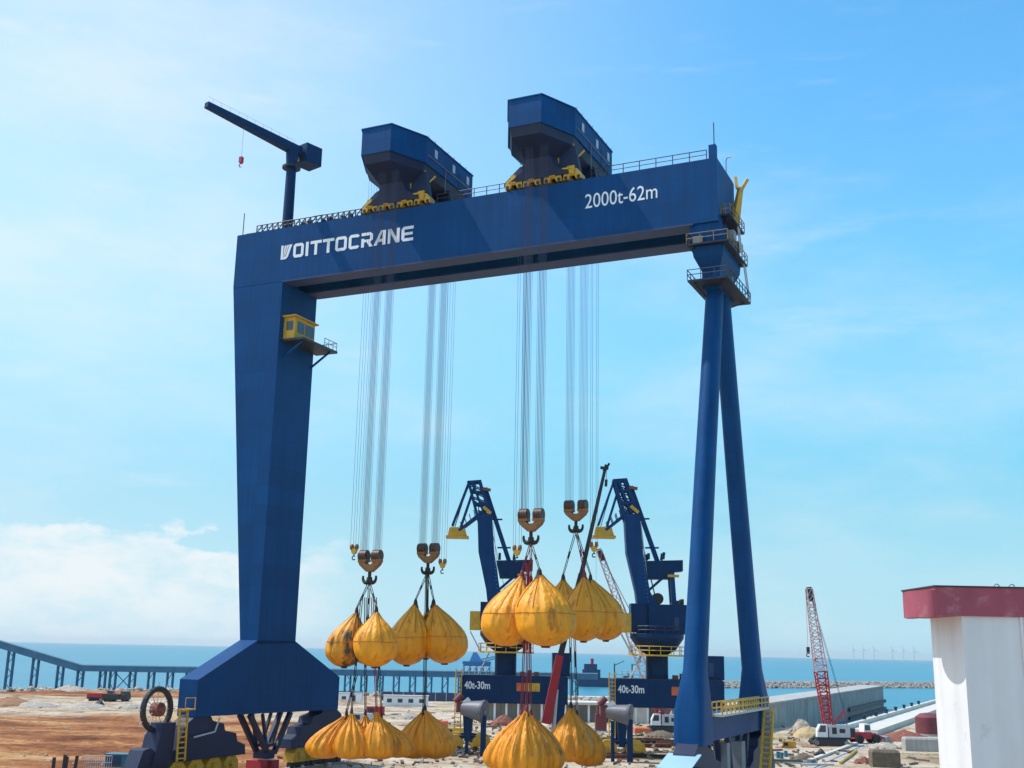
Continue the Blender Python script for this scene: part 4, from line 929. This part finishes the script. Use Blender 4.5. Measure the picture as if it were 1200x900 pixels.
def strip(o, a0, a1, z0, z1): c = [s0 + sd_*s + sn*q for s, q in ((0, a0), (slen, a0), (slen, a1), (0, a1))]; return o.loft([[p + Vec((0, 0, z0)) for p in c], [p + Vec((0, 0, z1)) for p in c]])
sw = strip(strip(MB(), -6.5, -1.2, -.5, 1.1), -1.18, -.2, -1, 2.0)
tag(sw.build('seawall', M['concrete2'], None, False, s0), 'pale concrete seawall with a raised kerb along the inlet', 'seawall')
rv = MB()
for i in range(420): rv.rock(s0 + sd_*rnd.uniform(0, slen) + sn*rnd.uniform(.2, 4.5) + Vec((0, 0, rnd.uniform(-2.6, .3))), rnd.uniform(.5, 1.1), i+9000)
tag(rv.build('revetment_rocks', M['rubble'], None, False, s0), 'rock armour along the inlet below the pale seawall', 'rocks', kind='stuff')
for i in range(7):
    p = s0 + sd_*(22 + i*17) + sn*(-.7)
    tag(MB().rev([(.35, 0), (.35, .7), (.5, .75), (.5, 1.0)], 12).build('bollard', M['dark'], None, False, (0, 0, 0)), 'dark mooring bollard on the seawall kerb along the inlet', 'bollard', 'bollards along the seawall').location = p + Vec((0, 0, 2.0))

# ================================================================== WHITE BUILDING AT THE RIGHT EDGE
Yw = 45.0; wl = at(1129.5, 760, Yw); zt_ = at(1130, 722, Yw).z
bld = thing('white_building', (wl.x, Yw, 0), 'white rendered building with a maroon roof band rounded at its corner', 'building')
MB().box((0, 0, 0), (9, 3.35, zt_)).build('wall', M['render'], bld)
h1 = at(1130, 688.5, Yw).z - zt_
pts = [(-1.02 + .60*math.cos(PI*.5 + PI*i/20), 1.25 + 1.35*math.sin(PI*.5 + PI*i/20), zt_ - .06) for i in range(21)]
MB().prism(pts, (0, 0, h1*.94)).build('canopy', M['roofred'], bld, 40)
MB().box((-1.02, -.12, zt_+.002), (9.4, 3.6, zt_ + h1)).build('roof_band', M['roofred'], bld)
MB().box((-1.06, -.17, zt_ + h1 + .001), (9.45, 3.65, zt_ + h1 + .06)).build('coping', M['dark'], bld)
MB().tube((2.3, -.06, 0), (2.3, -.06, zt_-.002), .05, 10).build('down_pipe', M['render'], bld)
for k in (1.55, 2.15): MB().ring((k, .2, zt_ + h1 + .06), (0, 1, 0), .11, .02, 14, 5, 0, PI).build('roof_hoop', M['grey'], bld)

# ================================================================== PIER TRESTLE AND CONVEYOR ON THE LEFT
Yp = 452.0
tp_ = thing('conveyor_trestle', (at(95, 805, Yp).x, Yp, -3), 'blue grey conveyor trestle on lattice piers, sloping down then level over the sea', 'trestle')
def TL(px, py, dy=0): p = at(px, py, Yp+dy); return Vec((p.x - tp_.location.x, dy, p.z + 3))
pa, pb_, pc_ = TL(-60, 737), TL(95, 783), TL(700, 793)
MB().bar(pa, pb_, 4.2, 2.6).build('sloping_gallery', M['trestle'], tp_)
MB().bar(pb_, pc_, 4.2, 2.2).build('level_gallery', M['trestle'], tp_)
lr = MB().bar(pa + Vec((0, -2.2, 1.5)), pb_ + Vec((0, -2.2, 1.5)), .25).bar(pb_ + Vec((0, -2.2, 1.3)), pc_ + Vec((0, -2.2, 1.3)), .25); lr.build('handrail', M['lgrey'], tp_)
xp = [(-46, 749), (14, 761), (43, 768), (72, 776), (95, 784), (121, 786), (133, 786), (156, 786), (178, 787), (200, 787), (222, 787), (250, 788)] + [(275 + i*19, 788) for i in range(22)]
for (px, py) in xp:
    pt = TL(px, py); o = MB()
    for sx in (-1.05, 1.05):
        o.tube((pt.x+sx, -.7, -3), (pt.x+sx, -.7, pt.z), .3, 6).tube((pt.x+sx, .7, -3), (pt.x+sx, .7, pt.z), .3, 6)
    k = max(2, int(pt.z/2.6))
    for i in range(k):
        za, zb_ = pt.z*i/k, pt.z*(i+1)/k; s = 1 if i % 2 else -1
        o.tube((pt.x-1.05*s, -.7, za), (pt.x+1.05*s, -.7, zb_), .16, 5)
    o.build('lattice_pier', M['trestle'], tp_)
xb_ = MB(); a, b_ = TL(137, 806), TL(152, 790); xb_.bar(a, b_, .3); a, b_ = TL(152, 806), TL(137, 790); xb_.bar(a, b_, .3); xb_.build('cross_brace', M['trestle'], tp_)

# ================================================================== SHIPS, HOPPER, TURBINES
def ship(px, py, Y, length, label, hull, sup, flip=1):
    p = at(px, py, Y); T = thing('cargo_ship', (p.x, Y, -3), label, 'ship')
    h = length*.11; w_ = length*.15
    f = lambda z, k: [(-length/2*k, -w_/2*k, z), (length*.36*k, -w_/2*k, z), (length/2*k, 0, z), (length*.36*k, w_/2*k, z), (-length/2*k, w_/2*k, z)]
    hh = MB().loft([[(x*flip, y, z) for x, y, z in f(-.5, .93)], [(x*flip, y, z) for x, y, z in f(h, 1.0)]]).build('hull', M[hull], T)
    MB().box((-length*.42, -w_*.35, h), (-length*.2, w_*.35, h*1.9)).box((-length*.40, -w_*.3, h*1.9), (-length*.24, w_*.3, h*2.5)).build('superstructure', M[sup], T)
    MB().tube((-length*.3, 0, h*2.5), (-length*.3, 0, h*3.1), length*.02, 10).build('funnel', M['red'], T)
    for x in (-.02, .2): MB().tube((length*x*flip, 0, h), (length*x*flip, 0, h*2.6), length*.008, 6).tube((length*x*flip, 0, h*2.4), (length*(x+.12)*flip, 0, h*2.9), length*.005, 6).build('derrick', M['dark'], T)
    return T
ship(722, 790, 640, 44, 'dark cargo ship moored beyond the portal cranes', 'navy', 'navy')
ship(752, 792, 610, 24, 'rusty red hulled boat just behind the portal crane column', 'rust', 'dark', -1)
T = thing('barge', (at(690, 808, 420).x, 420, -3), 'flat reddish barge lying low beside the dock', 'barge')
MB().prism([(-14, -4, 0), (14, -4, 0), (16, -4, 2.6), (-16, -4, 2.6)], (0, 8, 0)).build('hull', M['rust'], T)
MB().box((-15, -3.8, 2.6), (15, 3.8, 2.8)).build('deck', M['concrete2'], T)
Yh = 330; p = at(562, 806, Yh); T = thing('ship_loader', (p.x, Yh, 0), 'bright blue steel loading tower at the shore behind the farther portal crane', 'loader')
HL = lambda px, py: (at(px, py, Yh).x - p.x, at(px, py, Yh).z)
x0, z0 = HL(543, 800); x1, z1 = HL(574, 780)
fr2 = MB()
for y in (-2, 2):
    for k in range(5):
        xk = x0 + (x1-x0)*k/4
        fr2.bar((xk, y, -.5), (xk, y, z1), .32)
        if k < 4:
            xn = x0 + (x1-x0)*(k+1)/4
            fr2.bar((xk, y, z0), (xn, y, z1), .2); fr2.bar((xn, y, -.3), (xk, y, z0), .2)
    for zz in (z0, z1): fr2.bar((x0, y, zz), (x1, y, zz), .4)
fr2.build('frame', M['tblue'], T)
MB().box((x0-.3, -2.3, z1+.21), (x1+.3, 2.3, z1+1.1)).build('platform', M['tblue'], T)
MB().loft([[(x0+1.6, -1.6, z1+1.102), (x0+5.2, -1.6, z1+1.102), (x0+5.2, 1.6, z1+1.102), (x0+1.6, 1.6, z1+1.102)], [(x0+2.6, -.6, z1+3.6), (x0+3.6, -.6, z1+3.6), (x0+3.6, .6, z1+3.6), (x0+2.6, .6, z1+3.6)]]).build('hopper', M['tblue'], T)
bo = MB(); lattice(bo, (x0+4.4, 0, z1+1.2), (x1+5.5, 0, z1+3.2), .9, .6, 7, .09); bo.build('loading_boom', M['tblue'], T)
MB().box((x1-2.4, -2.35, z0+.4), (x1-.6, -2.2, z0+2.0)).build('panel', M['white'], T)
Yt = 6200
tb = None
for i, px in enumerate((1000.5, 1012, 1024.5, 1046, 1059, 1071.5)):
    b0_ = at(px, 771, Yt); b0_.z = -3
    if tb is None:
        tb = thing('wind_turbine', b0_, 'tiny pale wind turbine far out on the sea horizon', 'wind turbine', 'wind turbines on the horizon')
        MB().tube((0, 0, 0), (0, 0, 62), 2.4, 8, 1.5).build('tower', M['turbine'], tb)
        MB().box((-2, -4, 61), (2, 5, 64.5)).build('nacelle', M['turbine'], tb)
        for k in range(3):
            t = PI/2 + 2*PI*k/3 + .2; MB().tube((0, -5, 62.8), (30*math.cos(t), -5, 62.8+30*math.sin(t)), 1.3, 6, .4).build('blade', M['turbine'], tb)
    else: dup(tb, b0_)

# ================================================================== LOW BUILDINGS AND HOARDINGS ALONG THE SHORE
Ys = 262.0
def slocal(px, py, Y): q = at(px, py, Y); return q
a, b_ = at(552, 836, Ys), at(800, 838, Ys)
T = thing('storage_shed', (a.x, Ys, 0), 'long low white roofed shed with dark bays between white columns', 'shed')
ln = b_.x - a.x
MB().box((0, 3.5, 0), (ln, 9, 3.7)).build('wall', M['concrete'], T)
MB().box((-.5, -1.2, 3.72), (ln+.5, 9.4, 4.25)).build('roof', M['concrete2'], T)
for i in range(19): MB().box((ln*i/18-.22, -.4, 0), (ln*i/18+.22, .1, 3.7)).build('column', M['white'], T)
MB().box((ln*.66, -.3, 0), (ln*.84, 3.4, 3.6)).build('infill_wall', M['concrete2'], T)
rl = MB()
for h in (.5, 1.0): rl.tube((ln*.6, -.9, 4.25+h), (ln*.99, -.9, 4.25+h), .06, 5)
for i in range(14): rl.tube((ln*.6+ln*.39*i/13, -.9, 4.25), (ln*.6+ln*.39*i/13, -.9, 5.3), .06, 5)
rl.build('roof_rail', M['lgrey'], T)
def wallobj(name, px0, px1, pyb, h, Y, m, label, cat, th=.4):
    a, b_ = at(px0, pyb, Y), at(px1, pyb, Y); o = MB().box((0, 0, 0), (b_.x-a.x, th, h))
    k = int((b_.x-a.x)/3)
    T = thing(name, (a.x, Y, 0), label, cat)
    o.build('panel', M[m], T)
    for i in range(k+1): MB().box(((b_.x-a.x)*i/k-.08, -.12, 0), ((b_.x-a.x)*i/k+.08, -.003, h+.15)).build('post', M['lgrey'], T)
    return T
wallobj('site_hoarding', 447, 548, 822, 2.5, 352, 'navy', 'dark blue site hoarding along the shore behind the lower left bags', 'hoarding')
wallobj('site_hoarding', 396, 425, 822, 2.2, 355, 'navy', 'short dark blue hoarding beside the rigid leg foot', 'hoarding')
T = thing('site_hut', (at(396, 824, 330).x, 330, 0), 'small white site hut on the shore beside the rigid leg foot', 'hut')
MB().box((0, 0, 0), (6.5, 3, 2.5)).build('wall', M['white'], T); MB().box((-.2, -.2, 2.503), (6.7, 3.2, 2.7)).build('roof', M['lgrey'], T); MB().box((1, -.04, .9), (2.2, -.003, 1.8)).box((4, -.04, .05), (4.9, -.003, 2.1)).build('opening', M['glass'], T)
T = thing('site_hut', (at(449, 826, 318).x, 318, 0), 'long white site cabin in front of the blue hoarding', 'hut')
MB().box((0, 0, 0), (12, 3, 2.6)).build('wall', M['white'], T); MB().box((-.2, -.2, 2.603), (12.2, 3.2, 2.8)).build('roof', M['concrete2'], T)
for k in range(4): MB().box((1+k*2.9, -.04, .9), (2.3+k*2.9, -.003, 1.9)).build('window', M['glass'], T)
sb = MB(); rnd = random.Random(11)
pts_ = [(-262, 322), (-160, 352), (-102, 374), (-13, 381), (40, 372), (70, 354)]
for (xa, ya), (xb, yb) in zip(pts_, pts_[1:]):
    for i in range(int(math.hypot(xb-xa, yb-ya)*3)):
        t = rnd.random(); sb.rock((xa+(xb-xa)*t + rnd.uniform(-1, 1), ya+(yb-ya)*t + rnd.uniform(-5.5, 2), rnd.uniform(-.3, .9)), rnd.uniform(.6, 1.5), i)
tag(sb.build('shore_rocks', M['rubble'], None, False, (0, 0, 0)), 'grey rock armour along the shore below the trestle', 'rocks', kind='stuff')

# ================================================================== YARD CLUTTER
def heap(name, px, py, r, h, m, label, cat, seed, n=40, rs=(.15, .5), kind=None):
    p = gp(px, py); rnd = random.Random(seed); o = MB()
    rings = []
    for k, (rr, zz) in enumerate(((1, -.15), (.8, .35), (.5, .72), (.2, .97), (.03, 1.0))):
        rings.append([Vec((r*rr*math.cos(2*PI*i/18)*(1+.25*noise.noise(Vec((i*.6, seed, k*.2)))), r*.75*rr*math.sin(2*PI*i/18)*(1+.25*noise.noise(Vec((i*.5, seed+3, k*.2)))), h*zz*(1+.2*noise.noise(Vec((i*.4, k, seed)))))) for i in range(18)])
    o.loft(rings)
    for i in range(n):
        t = rnd.uniform(0, 6.28); q = rnd.random()**.6
        o.rock((r*1.1*q*math.cos(t), r*.8*q*math.sin(t), h*max(0, 1-q)*.95), rnd.uniform(*rs), seed*100+i)
    ob = o.build(name, m, None, False); ob.location = p
    return tag(ob, label, cat, None, kind)
def steel_section(px, py, ln, rz, label, group, m='dark', n=1):
    p = gp(px, py); T = MB()
    T.box((-ln/2, -.3, .02), (ln/2, .3, .08)).box((-ln/2, -.04, .08), (ln/2, .04, .55)).box((-ln/2, -.3, .55), (ln/2, .3, .62))
    o = T.build('steel_beam', M[m]); o.location = p; o.rotation_euler = (0, 0, rz); tag(o, label, 'steel beam', group); return o
def slab(name, px, py, size, rz, m, label, cat, group=None):
    p = gp(px, py); x, y, z = size
    o = MB().loft([[(-x/2, -y/2, 0), (x/2, -y/2, 0), (x/2, y/2, 0), (-x/2, y/2, 0)], [(-x/2, -y/2, z*.86), (x/2, -y/2, z*.86), (x/2, y/2, z*.86), (-x/2, y/2, z*.86)], [(-x/2+.1*z, -y/2+.1*z, z), (x/2-.1*z, -y/2+.1*z, z), (x/2-.1*z, y/2-.1*z, z), (-x/2+.1*z, y/2-.1*z, z)]]).build(name, M[m])
    o.location = p; o.rotation_euler = (0, 0, rz); return tag(o, label, cat, group)
heap('sand_heap', 947, 864, 3.2, 2.0, M['sand'], 'tan sand heap left of the crawler crane tracks', 'heap', 1, 12, (.1, .3))
heap('rubble_heap', 940, 860, 2.6, 2.8, M['rubble'], 'pale rubble heap against the quay wall beside the crawler crane', 'heap', 2, 50)
heap('rubble_heap', 1060, 868, 5.5, 1.8, M['rust'], 'brown rubble heap between the seawall and the concrete block', 'heap', 3, 70)
heap('rubble_heap', 1038, 877, 3.2, 1.0, M['rubble'], 'low pale rubble heap beside the red loader', 'heap', 4, 40)
heap('scrap_heap', 1012, 895, 1.6, .8, M['rust'], 'rusty scrap heap beside the grey brown crate', 'heap', 5, 30)
heap('scrap_heap', 942, 890, 2.0, .9, M['wood'], 'dark scrap heap on the sand near the flexible leg', 'heap', 6, 40, (.15, .45))
heap('scrap_heap', 962, 886, .9, 1.1, M['dark'], 'small black scrap heap between the scrap and the long plank', 'heap', 7, 14, (.15, .4))
heap('earth_mound', 82, 812, 7, 2.2, M['rubble'], 'grey mound at the shore under the trestle bend', 'mound', 8, 30, (.3, .8))
heap('earth_mound', 10, 828, 9, 2.0, M['earth'], 'dark earth mound beside the pale sand track', 'mound', 9, 30, (.2, .6))
heap('earth_mound', 42, 829, 6, 1.4, M['rubble'], 'grey brown mound on the pale sand track', 'mound', 10, 30, (.2, .6))
heap('earth_mound', 98, 830, 7, 1.3, M['rubble'], 'low stony mound along the edge of the sand track', 'mound', 12, 40, (.2, .6))
heap('earth_mound', 152, 831, 5, 1.4, M['rubble'], 'stony mound left of the cable reel', 'mound', 13, 40, (.2, .6))
slab('crate', 1037, 899, (3.9, 2.4, 2.4), -.08, 'wood', 'large grey brown crate standing on the sand', 'crate')
slab('concrete_block', 1084, 880, (7, 2.4, 2.2), -.05, 'concrete', 'long grey concrete block beside the white building', 'block')
T = thing('storage_tank', gp(1089, 862), 'maroon storage tank by the seawall at the edge of the white building', 'tank')
MB().rev([(2.6, .4), (2.6, 3.6), (1.6, 4.3), (.2, 4.5)], 24).build('shell', M['maroon'], T, 35); MB().rev([(2.7, 0), (2.7, .4)], 24).build('base', M['concrete'], T)
# red wheel loader
T = thing('wheel_loader', gp(1016, 871), 'red and white wheel loader parked near the crawler crane', 'loader', rz=.25)
MB().box((-3.0, -1.0, .8), (.4, 1.0, 2.0)).build('body', M['red'], T)
cb_ = MB().prism([(-1.0, -.85, 2.0), (.5, -.85, 2.0), (.3, -.85, 3.4), (-.9, -.85, 3.4)], (0, 1.7, 0)).build('cab', M['white'], T); MB().prism([(-.8, -.88, 2.3), (.3, -.88, 2.3), (.2, -.88, 3.2), (-.75, -.88, 3.2)], (0, .025, 0)).build('window', M['glass'], cb_)
MB().box((.42, -.8, .8), (2.0, .8, 1.6)).build('front_frame', M['red'], T)
MB().bar((1.2, -.5, 1.7), (3.4, -.5, .8), .3).bar((1.2, .5, 1.7), (3.4, .5, .8), .3).build('lift_arm', M['red'], T)
MB().prism([(3.3, -1.4, .1), (4.6, -1.4, .05), (3.7, -1.4, 1.3), (3.2, -1.4, 1.1)], (0, 2.8, 0)).build('bucket', M['grey'], T)
for x in (-2.1, 1.3):
    for y in (-1.35, .85): MB().tube((x, y, .75), (x, y+.5, .75), .75, 18).build('wheel', M['tyre'], T)
# long pale plank lying across the sand
a, b_ = gp(948, 893), gp(1003, 872); T = MB().bar(Vec((0, 0, .2)), (b_-a) + Vec((0, 0, .2)), .7, .3).build('plank', M['concrete2']); T.location = a; tag(T, 'long pale plank lying diagonally on the sand', 'plank')
a, b_ = gp(985, 896), gp(1000, 884); T = MB().tube(Vec((0, 0, .25)), (b_-a)*1.3 + Vec((0, 0, .25)), .2, 10).build('pipe', M['yellow']); T.location = a; tag(T, 'short yellow pipe on the sand beside the rusty scrap heap', 'pipe')
G1 = 'steel beams laid out under the portal crane'
for i, (px, py, ln, rz) in enumerate(((762, 869, 5, .05), (768, 872, 6, .0), (786, 874, 5, .1), (790, 871, 4, -.1), (766, 876, 6, .08), (742, 888, 7, .05), (720, 889, 5, -.1), (764, 889, 7, .02))):
    steel_section(px, py, ln, rz, 'dark steel beam lying on the pale ground under the portal crane', G1, 'dark' if i % 2 else 'rust')
slab('tarpaulin_pile', 752, 859, (3.0, 2.0, 1.0), .1, 'orange', 'orange tarpaulin bundle left of the flexible leg, the brighter', 'tarpaulin')
slab('tarpaulin_pile', 775, 858, (4.2, 2.0, .9), -.1, 'rust', 'faded red covered pile nearest the flexible leg', 'covered pile')
slab('tarpaulin_pile', 516, 852, (3.0, 2.0, 1.2), .1, 'orange', 'orange covered pile beside the farther grey cable drum', 'covered pile')
heap('timber_heap', 774, 864, 3.4, 1.2, M['wood'], 'dark timber heap in front of the faded red pile', 'heap', 14, 50, (.2, .5))
heap('scrap_heap', 700, 883, 2.6, .9, M['dark'], 'dark scrap heap under the bogies of the nearer portal crane', 'heap', 15, 60, (.15, .45))
heap('scrap_heap', 540, 884, 2.6, .8, M['dark'], 'dark scrap heap under the bogies of the farther portal crane', 'heap', 16, 60, (.15, .45))
heap('scrap_heap', 478, 842, 3.5, 1.3, M['rubble'], 'pale scrap heap behind the lower left bags', 'heap', 17, 60, (.2, .6))
heap('scrap_heap', 590, 850, 3.0, 2.0, M['rust'], 'rusty brown scrap heap beside the farther grey drum', 'heap', 18, 60, (.2, .6))
heap('scrap_heap', 690, 862, 2.4, 1.6, M['rubble'], 'pale scrap heap behind the narrow lower bag', 'heap', 19, 60, (.2, .5))
heap('scrap_heap', 800, 853, 3.0, .9, M['rubble'], 'low stone heap behind the foot of the flexible leg', 'heap', 20, 40)
T = thing('pump_unit', gp(704, 858), 'maroon pump unit with white guards left of the nearer grey drum', 'pump')
MB().box((-1.1, -.8, .3), (1.1, .8, 3.4)).build('housing', M['maroon'], T); MB().tube((-.6, -.9, 3.4), (-.6, -.9, 5.2), .3, 10).tube((.5, 0, 3.4), (.5, 0, 4.4), .4, 10).build('stack', M['maroon'], T); MB().box((-1.3, -1.0, 0), (1.3, 1.0, .3)).build('base', M['concrete2'], T)
def generator(px, py, rz, m, label, sc_=1.0):
    T = thing('generator', gp(px, py), label, 'generator', rz=rz)
    a = sc_
    MB().box((-1.6*a, -.7*a, .15*a), (1.6*a, .7*a, 1.5*a)).build('housing', M[m], T); MB().box((-1.7*a, -.75*a, 0), (1.7*a, .75*a, .148*a)).build('skid', M['dark'], T)
    MB().box((-1.3*a, -.74*a, .4*a), (-.3*a, -.703*a, 1.2*a)).build('grille', M['dark'], T); MB().tube((1.1*a, .2*a, 1.5*a), (1.1*a, .2*a, 2.1*a), .09*a, 8).build('exhaust', M['dark'], T)
generator(560, 873, .2, 'yellow', 'yellow generator on a skid below the farther grey drum', 1.1)
generator(533, 862, -.3, 'yellow', 'small yellow generator beside the lower left bags', .9)
generator(690, 872, .1, 'yellow', 'yellow generator behind the narrow lower yellow bag', 1.1)
generator(862, 868, .3, 'teal', 'teal generator on the sand behind the flexible leg sill', 1.0)
generator(925, 876, -.2, 'yellow', 'small yellow generator standing alone on the sand by the flexible leg', .7)
generator(440, 838, .1, 'red', 'red generator in front of the white site cabin', 1.3)
generator(425, 846, -.2, 'lgrey', 'pale grey generator behind the lower left yellow bags', 1.2)
def drum_barrel(px, py, m, label):
    p = gp(px, py); o = MB().rev([(.3, 0), (.32, .05), (.29, .1), (.29, .45), (.31, .48), (.29, .52), (.29, .85), (.31, .9), (.2, .9)], 14).build('oil_drum', M[m]); o.location = p; tag(o, label, 'drum', 'oil drums near the flexible leg')
for px, py, m in ((912, 888, 'teal'), (916, 889, 'teal'), (921, 887, 'teal')): drum_barrel(px, py, m, 'teal oil drum standing on the sand beside the flexible leg')
for i, (px, py, ln, rz) in enumerate(((905, 880, 4, .4), (958, 897, 5, .2), (985, 881, 3, -.5))):
    p = gp(px, py); o = MB().tube((-ln/2, 0, .16), (ln/2, 0, .16), .15, 10).build('steel_pipe', M[('rust', 'lgrey', 'dark')[i]]); o.location = p; o.rotation_euler = (0, 0, rz)
    tag(o, ('rusty steel pipe lying on the sand by the flexible leg', 'pale steel pipe lying in the sand near the dark scrap heap', 'black steel pipe lying in front of the crawler crane')[i], 'pipe')
heap('rubble_heap', 1000, 866, 3.0, 1.0, M['rubble'], 'low rubble heap between the crawler crane and the red loader', 'heap', 41, 60)
heap('sand_heap', 905, 866, 2.6, 1.0, M['sand'], 'low tan sand heap at the foot of the quay wall', 'heap', 42, 20, (.1, .25))
rnd = random.Random(77)
sl0 = MB().box((-1.3, -.13, 0), (1.3, .13, .26)).build('timber_sleeper', M['wood']); tag(sl0, 'dark timber sleeper lying loose on the pale yard', 'timber', 'timber sleepers strewn over the yard')
pl0 = MB().box((-1.5, -.75, .02), (1.5, .75, .06)).build('steel_plate', M['rust']); tag(pl0, 'rusty steel plate lying flat on the pale yard', 'steel plate', 'steel plates on the yard')
pt0 = MB()
for k in range(5): pt0.box((-.6, -.5+k*.22, .10), (.6, -.38+k*.22, .13))
for k in (-.55, 0, .45): pt0.box((k, -.5, 0), (k+.1, .5, .099))
pt0 = pt0.build('pallet', M['wood']); tag(pt0, 'small timber pallet lying on the pale yard', 'pallet', 'pallets on the yard')
used_ = set()
for proto, cnt in ((sl0, 34), (pl0, 14), (pt0, 14)):
    k = 0
    while k < cnt:
        px, py = rnd.choice(((rnd.uniform(540, 800), rnd.uniform(848, 893)), (rnd.uniform(395, 560), rnd.uniform(836, 895)), (rnd.uniform(900, 1080), rnd.uniform(872, 899))))
        p = gp(px, py); c_ = (p - P0).dot(UX)
        if land_dist(p.x, p.y) < 8 or abs(c_-64.6) < 4 or abs(c_-6.7) < 4: continue
        o = proto if k == 0 else proto.copy()
        if k: COL.objects.link(o)
        o.location = p; o.rotation_euler = (0, 0, rnd.uniform(0, PI)); k += 1
# bottom left corner
T = thing('equipment_cabinet', gp(145, 899), 'teal equipment cabinet at the lower left in front of the cable reel', 'cabinet')
MB().box((-2.1, -1, .1), (2.1, 1, 1.5)).build('body', M['teal'], T); MB().box((-2.2, -1.1, 1.503), (2.2, 1.1, 1.62)).build('lid', M['teal'], T); MB().box((-1.9, -1.04, .3), (-.1, -1.003, 1.4)).build('door', M['navy'], T)
for i, (px, h) in enumerate(((62, 1.6), (74, 1.9), (76, 1.7), (87, 1.8))):
    o = MB().bar((0, 0, -.2), (.06*i, 0, h), .32, .32).build('timber_post', M['dark']); o.location = gp(px, 904); tag(o, 'short black timber post standing in the sand at the lower left', 'post', 'black posts at the lower left')
fen = MB()
fp0, fp1 = gp(98, 902), gp(130, 902)
for i in range(13):
    p = fp0.lerp(fp1, i/12); fen.tube(p, p + Vec((0, 0, 1.6)), .04, 5)
fen.tube(fp0 + Vec((0, 0, 1.6)), fp1 + Vec((0, 0, 1.6)), .05).tube(fp0 + Vec((0, 0, .8)), fp1 + Vec((0, 0, .8)), .05)
tag(fen.build('wire_fence', M['lgrey'], None, False, fp0), 'thin pale wire fence left of the teal cabinet', 'fence')
# small vehicles and plant on the sand track, left
def site_truck(px, py, rz, m, label):
    T = thing('site_truck', gp(px, py), label, 'truck', rz=rz)
    MB().box((-3.4, -1.15, .7), (3.4, 1.15, 1.1)).build('chassis', M['dark'], T); MB().box((-3.4, -1.2, 1.1), (1.5, 1.2, 2.1)).build('load_bed', M[m], T)
    c_ = MB().prism([(1.7, -1.15, 1.1), (3.5, -1.15, 1.1), (3.4, -1.15, 2.0), (3.0, -1.15, 2.8), (1.7, -1.15, 2.8)], (0, 2.3, 0)).build('cab', M[m], T); MB().prism([(2.0, -1.18, 1.9), (3.2, -1.18, 1.9), (2.9, -1.18, 2.6), (2.0, -1.18, 2.6)], (0, .025, 0)).build('window', M['glass'], c_)
    for x in (-2.4, -1.2, 2.5):
        for y in (-1.2, .85): MB().tube((x, y, .5), (x, y+.35, .5), .5, 14).build('wheel', M['tyre'], T)
site_truck(118, 822, .1, 'red', 'red flatbed truck on the pale sand track'); site_truck(136, 823, -.2, 'dark', 'dark truck standing behind the red truck on the sand track')
heap('scrap_heap', 116, 829, 1.6, 1.6, M['dark'], 'small black scrap heap on the near edge of the sand track', 'heap', 31, 12, (.2, .5))
# loose stones and offcuts strewn over the yard, beyond counting
st_ = MB(); rnd = random.Random(21)
for i in range(3200):
    px, py = rnd.uniform(-60, 1260), 818 + 120*rnd.random()**1.3
    p = gp(px, py)
    if land_dist(p.x, p.y) < 6 or (830 < px < 1000 and py < 856): continue
    st_.rock((p.x, p.y, .05), rnd.choice((.08, .12, .18, .28, .4)) * (.6 if px < 380 else 1), i)
tag(st_.build('loose_stones', M['rubble'], None, False, (0, 0, 0)), 'loose stones scattered over the yard', 'stones', kind='stuff')
of = MB()
for i in range(650):
    px, py = rnd.choice(((rnd.uniform(330, 1000), rnd.uniform(845, 900)), (rnd.uniform(500, 800), rnd.uniform(846, 888)))); p = gp(px, py)
    if land_dist(p.x, p.y) < 6: continue
    t = rnd.uniform(0, PI); l = rnd.uniform(.3, 1.1); of.bar(p + Vec((0, 0, .1)), p + Vec((math.cos(t)*l, math.sin(t)*l, rnd.uniform(.08, .5))), rnd.uniform(.08, .5), rnd.uniform(.06, .4))
tag(of.build('yard_debris', M['wood'], None, False, (0, 0, 0)), 'dark offcuts and debris strewn over the pale yard', 'debris', kind='stuff')
# dock rails of the portal cranes
for y_, nm in ((YB - 2.45, 'near dock rail in its dark ballast under the portal crane bogies'), (YA + 2.45, 'far dock rail in its dark ballast behind the portal cranes')):
    T = thing('dock_rail', (0, y_, 0), nm, 'rail track')
    MB().box((-22, -1.0, -.3), (44, 1.0, .14)).build('ballast', M['wood'], T); MB().box((-22, -.06, .141), (44, .06, .2)).build('rail', M['dark'], T)
# crane rails
for a_ in (6.7, 64.6):
    o = MB().box((-.9, -70, -.3), (.9, 130, .012)); k = MB().box((-.07, -70, .013), (.07, 130, .05))
    T = thing('crane_rail', cw(a_, 0, 0), 'gantry rail track under the rigid leg' if a_ < 9 else 'gantry rail track under the flexible leg', 'rail track', rz=RZ)
    o.build('concrete_strip', M['concrete'], T); k.build('rail', M['dark'], T)

# ================================================================== MARINE 6e-5
hm = bpy.data.materials.new('sea_haze'); hm.use_nodes = True; hn = hm.node_tree.nodes; hn.remove(hn['Principled BSDF'])
pv = hn.new('ShaderNodeVolumePrincipled'); pv.inputs['Color'].default_value = (.88, .95, 1.0, 1); pv.inputs['Density'].default_value = 4e-5; pv.inputs['Anisotropy'].default_value = .2
hm.node_tree.links.new(pv.outputs[0], hn['Material Output'].inputs['Volume'])
hz = MB().box((-30500, -1200, -12), (30500, 32500, 130)).build('haze', hm); tag(hz, kind='stuff')
